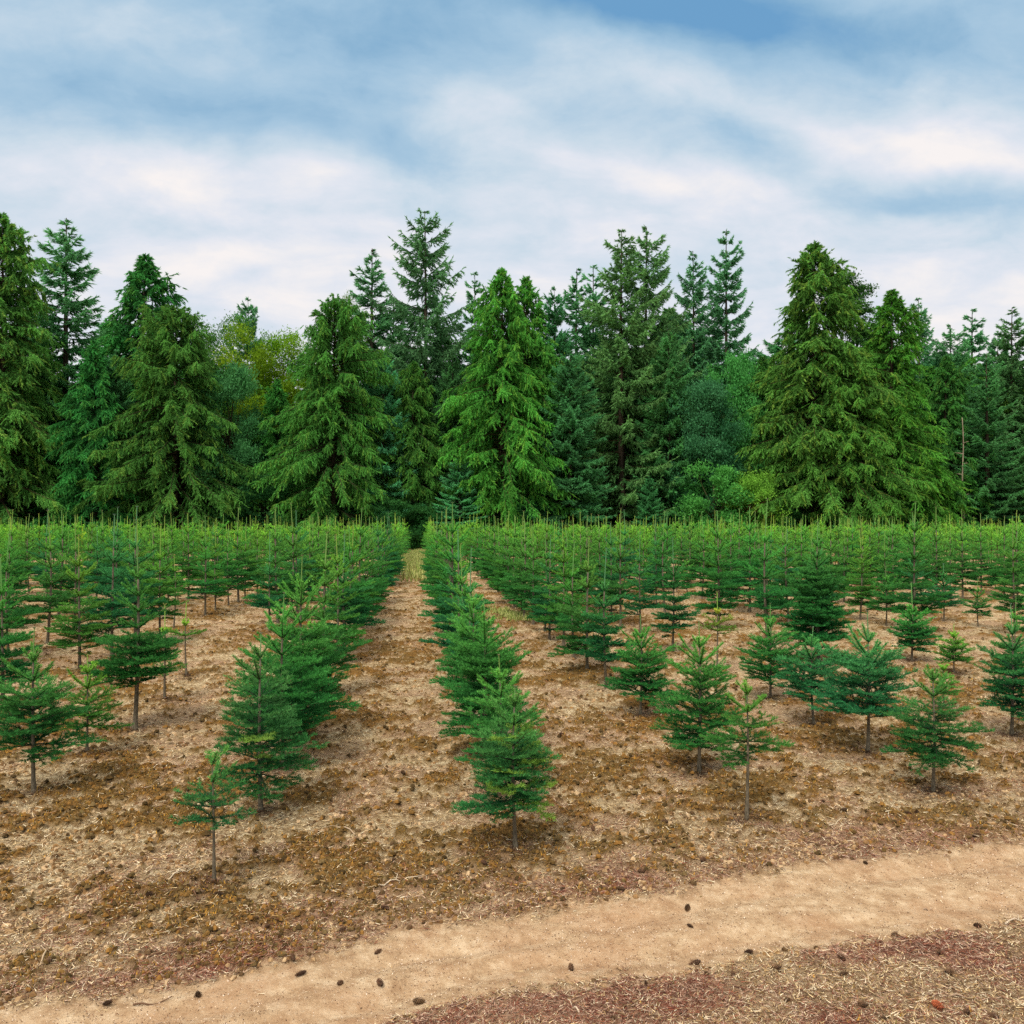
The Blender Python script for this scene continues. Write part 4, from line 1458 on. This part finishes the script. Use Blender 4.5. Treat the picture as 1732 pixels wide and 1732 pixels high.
# fallen needles ringed round the stems of the nearest firs
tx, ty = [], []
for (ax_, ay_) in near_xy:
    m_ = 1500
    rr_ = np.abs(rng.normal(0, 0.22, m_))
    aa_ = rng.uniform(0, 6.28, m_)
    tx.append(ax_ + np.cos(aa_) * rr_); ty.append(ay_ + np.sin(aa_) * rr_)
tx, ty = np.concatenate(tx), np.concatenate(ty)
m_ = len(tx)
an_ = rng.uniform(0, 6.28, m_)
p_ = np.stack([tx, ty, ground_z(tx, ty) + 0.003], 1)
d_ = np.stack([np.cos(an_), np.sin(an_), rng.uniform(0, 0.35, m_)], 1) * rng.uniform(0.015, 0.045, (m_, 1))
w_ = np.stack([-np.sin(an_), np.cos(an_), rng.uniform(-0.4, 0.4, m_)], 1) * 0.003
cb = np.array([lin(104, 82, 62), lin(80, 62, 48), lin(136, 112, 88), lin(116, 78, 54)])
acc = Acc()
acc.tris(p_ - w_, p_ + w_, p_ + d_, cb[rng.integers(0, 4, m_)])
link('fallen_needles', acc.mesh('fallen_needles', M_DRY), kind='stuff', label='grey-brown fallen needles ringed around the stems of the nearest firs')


# ---- pine cones
def cone_mesh(seed, open_=1.0):
    r = np.random.default_rng(seed)
    acc = Acc()
    Lc, Rc = 0.055, 0.021
    rings = 9
    pts = [(0, 0, -0.001)] + [(0, 0, Lc * i / 6) for i in range(1, 7)]
    acc.tube(pts, [0.004, 0.012, 0.014, 0.013, 0.010, 0.007, 0.003], (0.05, 0.035, 0.025), 7)
    ph = 0.0
    for i in range(70):
        t = (i + 0.5) / 70
        ph += 2.39996
        z = Lc * t
        rad = Rc * (math.sin(math.pi * min(1, 0.12 + 0.86 * t)) ** 0.6)
        o = np.array([math.cos(ph), math.sin(ph), 0])
        s_ = np.array([-math.sin(ph), math.cos(ph), 0])
        b = np.array([0, 0, z]) + o * rad * 0.35
        tip = np.array([0, 0, z + 0.006 - 0.002 * open_]) + o * rad * r.uniform(0.9, 1.15)
        w = s_ * 0.0055 * (0.6 + 0.6 * math.sin(math.pi * t))
        th = np.array([0, 0, 0.0022])
        c = np.array(lin(112, 88, 68)) * r.uniform(0.5, 1.4)
        mid = (b + tip) / 2
        acc.tris([b - w * 0.5, b + w * 0.5, mid - w, mid + w], [mid - w, mid + w, tip - w * 0.4 + th, tip + w * 0.4 + th], [mid + w, mid - w + th, tip + w * 0.4, tip - w * 0.4], c)
    v, f, c = acc.arrays()
    v = v - np.array([0, 0, Lc / 2], np.float32)
    return make_mesh('pine_cone', v, f, M_DRY, col=c)


CONES = [(495, 1622), (509, 1642), (575, 1653), (181, 1697), (335, 1676), (579, 1578), (452, 1576), (410, 1491), (252, 1530), (370, 1526), (82, 1641),
         (639, 1599), (643, 1655), (654, 1542), (682, 1320), (709, 1327), (779, 1440), (815, 1435), (808, 1448), (664, 1462), (951, 1507), (1050, 1511), (1085, 1484),
         (1003, 1406), (1104, 1407), (1107, 1427), (1125, 1398), (966, 1630), (708, 1684), (1093, 1662), (1036, 1719), (1153, 1711), (819, 1471), (949, 1253),
         (1512, 1576), (1653, 1557), (1313, 1643), (1424, 1622), (1195, 1651), (1240, 1654), (1427, 1651), (1587, 1611), (1605, 1647), (1459, 1709), (1586, 1706),
         (1636, 1719), (1680, 1720), (1493, 1724), (1163, 1531), (1167, 1566), (1372, 1403), (1391, 1356), (1427, 1377), (1480, 1375), (1674, 1361), (1535, 1375),
         (1551, 1375), (1182, 1311), (1139, 1432), (1464, 1459), (1652, 1413), (1189, 1467), (1266, 1615), (1175, 1629), (1330, 1695)]
cone_ms = [cone_mesh(600 + k) for k in range(4)]
zones = {}
for px, py in CONES:
    x, y = ground(px, py)
    rs = float(road_signed(np.array([x]), np.array([y]))[0])
    far_side = y > float(ext_interp(np.array([x]), up_pts)[0])
    zn = 'on the sandy road' if rs > 0 else ('on mossy soil beyond the road' if far_side else 'in reddish litter before the road')
    zones.setdefault(zn, []).append((px, x, y))


for zn, lst in zones.items():
    lst.sort()
    for i, (px, x, y) in enumerate(lst):
        o = link('pine_cone', cone_ms[i % 4], None, label='pine cone %s, %s from the left' % (zn, ordinal(i)), category='pine cone', group='pine cones ' + zn)
        s = rr.uniform(0.65, 1.05)
        o.scale = (s * rr.uniform(0.7, 1.1), s * rr.uniform(0.7, 1.1), s * rr.uniform(0.8, 1.35))
        o.rotation_euler = (math.radians(90 + rr.uniform(-25, 25)), 0, rr.uniform(0, 6.28))
        o.location = (x, y, gz(x, y) + rr.uniform(0.008, 0.016) * s)
        o.color = (1.0, 0.9, 0.8, 1) if (px, i) else (1, 1, 1, 1)
        if px == 1586:
            o.color = (2.6, 1.2, 0.8, 1)
            o['label'] = 'reddish-brown pine cone in the litter before the road'

# ---- dead twigs
TWIGS = [(195, 1505, 0.55, 0.2), (600, 1412 - 0, 0.4, 2.2), (252, 1622, 0.45, 0.5), (205, 1620, 0.30, 1.9), (65, 1640, 0.32, 1.6), (225, 1724, 0.14, 0.05), (640, 1505, 0.35, 0.6), (1690, 1295, 0.5, 0.1),
         (1150, 1263, 0.24, 0.1), (520, 1398, 0.2, 0.4), (285, 1490, 0.32, 0.1), (80, 1512, 0.22, 0.3), (250, 1478, 0.25, 0.8), (730, 1430, 0.18, 2.6), (1400, 1395, 0.22, 0.5),
         (720, 1365, 0.10, 2.0), (1632, 1690, 0.16, 2.5), (980, 1712, 0.12, 2.3), (1562, 1527, 0.06, 0.0), (1060, 1715, 0.15, 2.4), (225, 1695, 0.2, 0.1), (1700, 1560, 0.35, 0.2), (340, 1525, 0.3, 2.7), (600, 1165, 0.25, 0.5)]
tl = []
for px, py, ln_, an in TWIGS:
    x, y = ground(px, py)
    tl.append((x, y, ln_, an, px))
tl.sort(key=lambda q: q[1])
for i, (x, y, ln_, an, px) in enumerate(tl):
    r2 = np.random.default_rng(700 + i)
    acc = Acc()
    pts, p, a_ = [], np.array([x, y]), an
    for q in range(9):
        pts.append([p[0], p[1], gz(p[0], p[1]) + 0.006 + 0.008 * math.sin(q)])
        a_ += r2.normal(0, 0.22)
        p = p + np.array([math.cos(a_), math.sin(a_)]) * ln_ / 8
    colr = np.array(lin(*((176, 150, 122), (120, 92, 68), (206, 184, 156))[i % 3]))
    acc.tube(pts, np.linspace(0.0045, 0.002, 9) * (1 + ln_), colr, 5)
    if ln_ > 0.3:
        for q in (3, 5):
            b0 = np.array(pts[q])
            aa = an + (0.8 if q == 3 else -0.8)
            acc.tube([b0, b0 + np.array([math.cos(aa), math.sin(aa), 0.15]) * ln_ * 0.18, b0 + np.array([math.cos(aa + 0.3), math.sin(aa + 0.3), 0.05]) * ln_ * 0.32], [0.003, 0.0025, 0.0015], colr, 4)
    link('twig', acc.mesh('twig', M_DRY, True), None, category='twig', group='dead twigs on the ground',
         label='%s %s dead twig on the ground, %s nearest twig' % ('long' if ln_ > 0.3 else 'short', ('greyish', 'brown', 'bleached')[i % 3], ordinal(i)))
print('meshes', len(bpy.data.meshes), 'objects', len(bpy.data.objects))
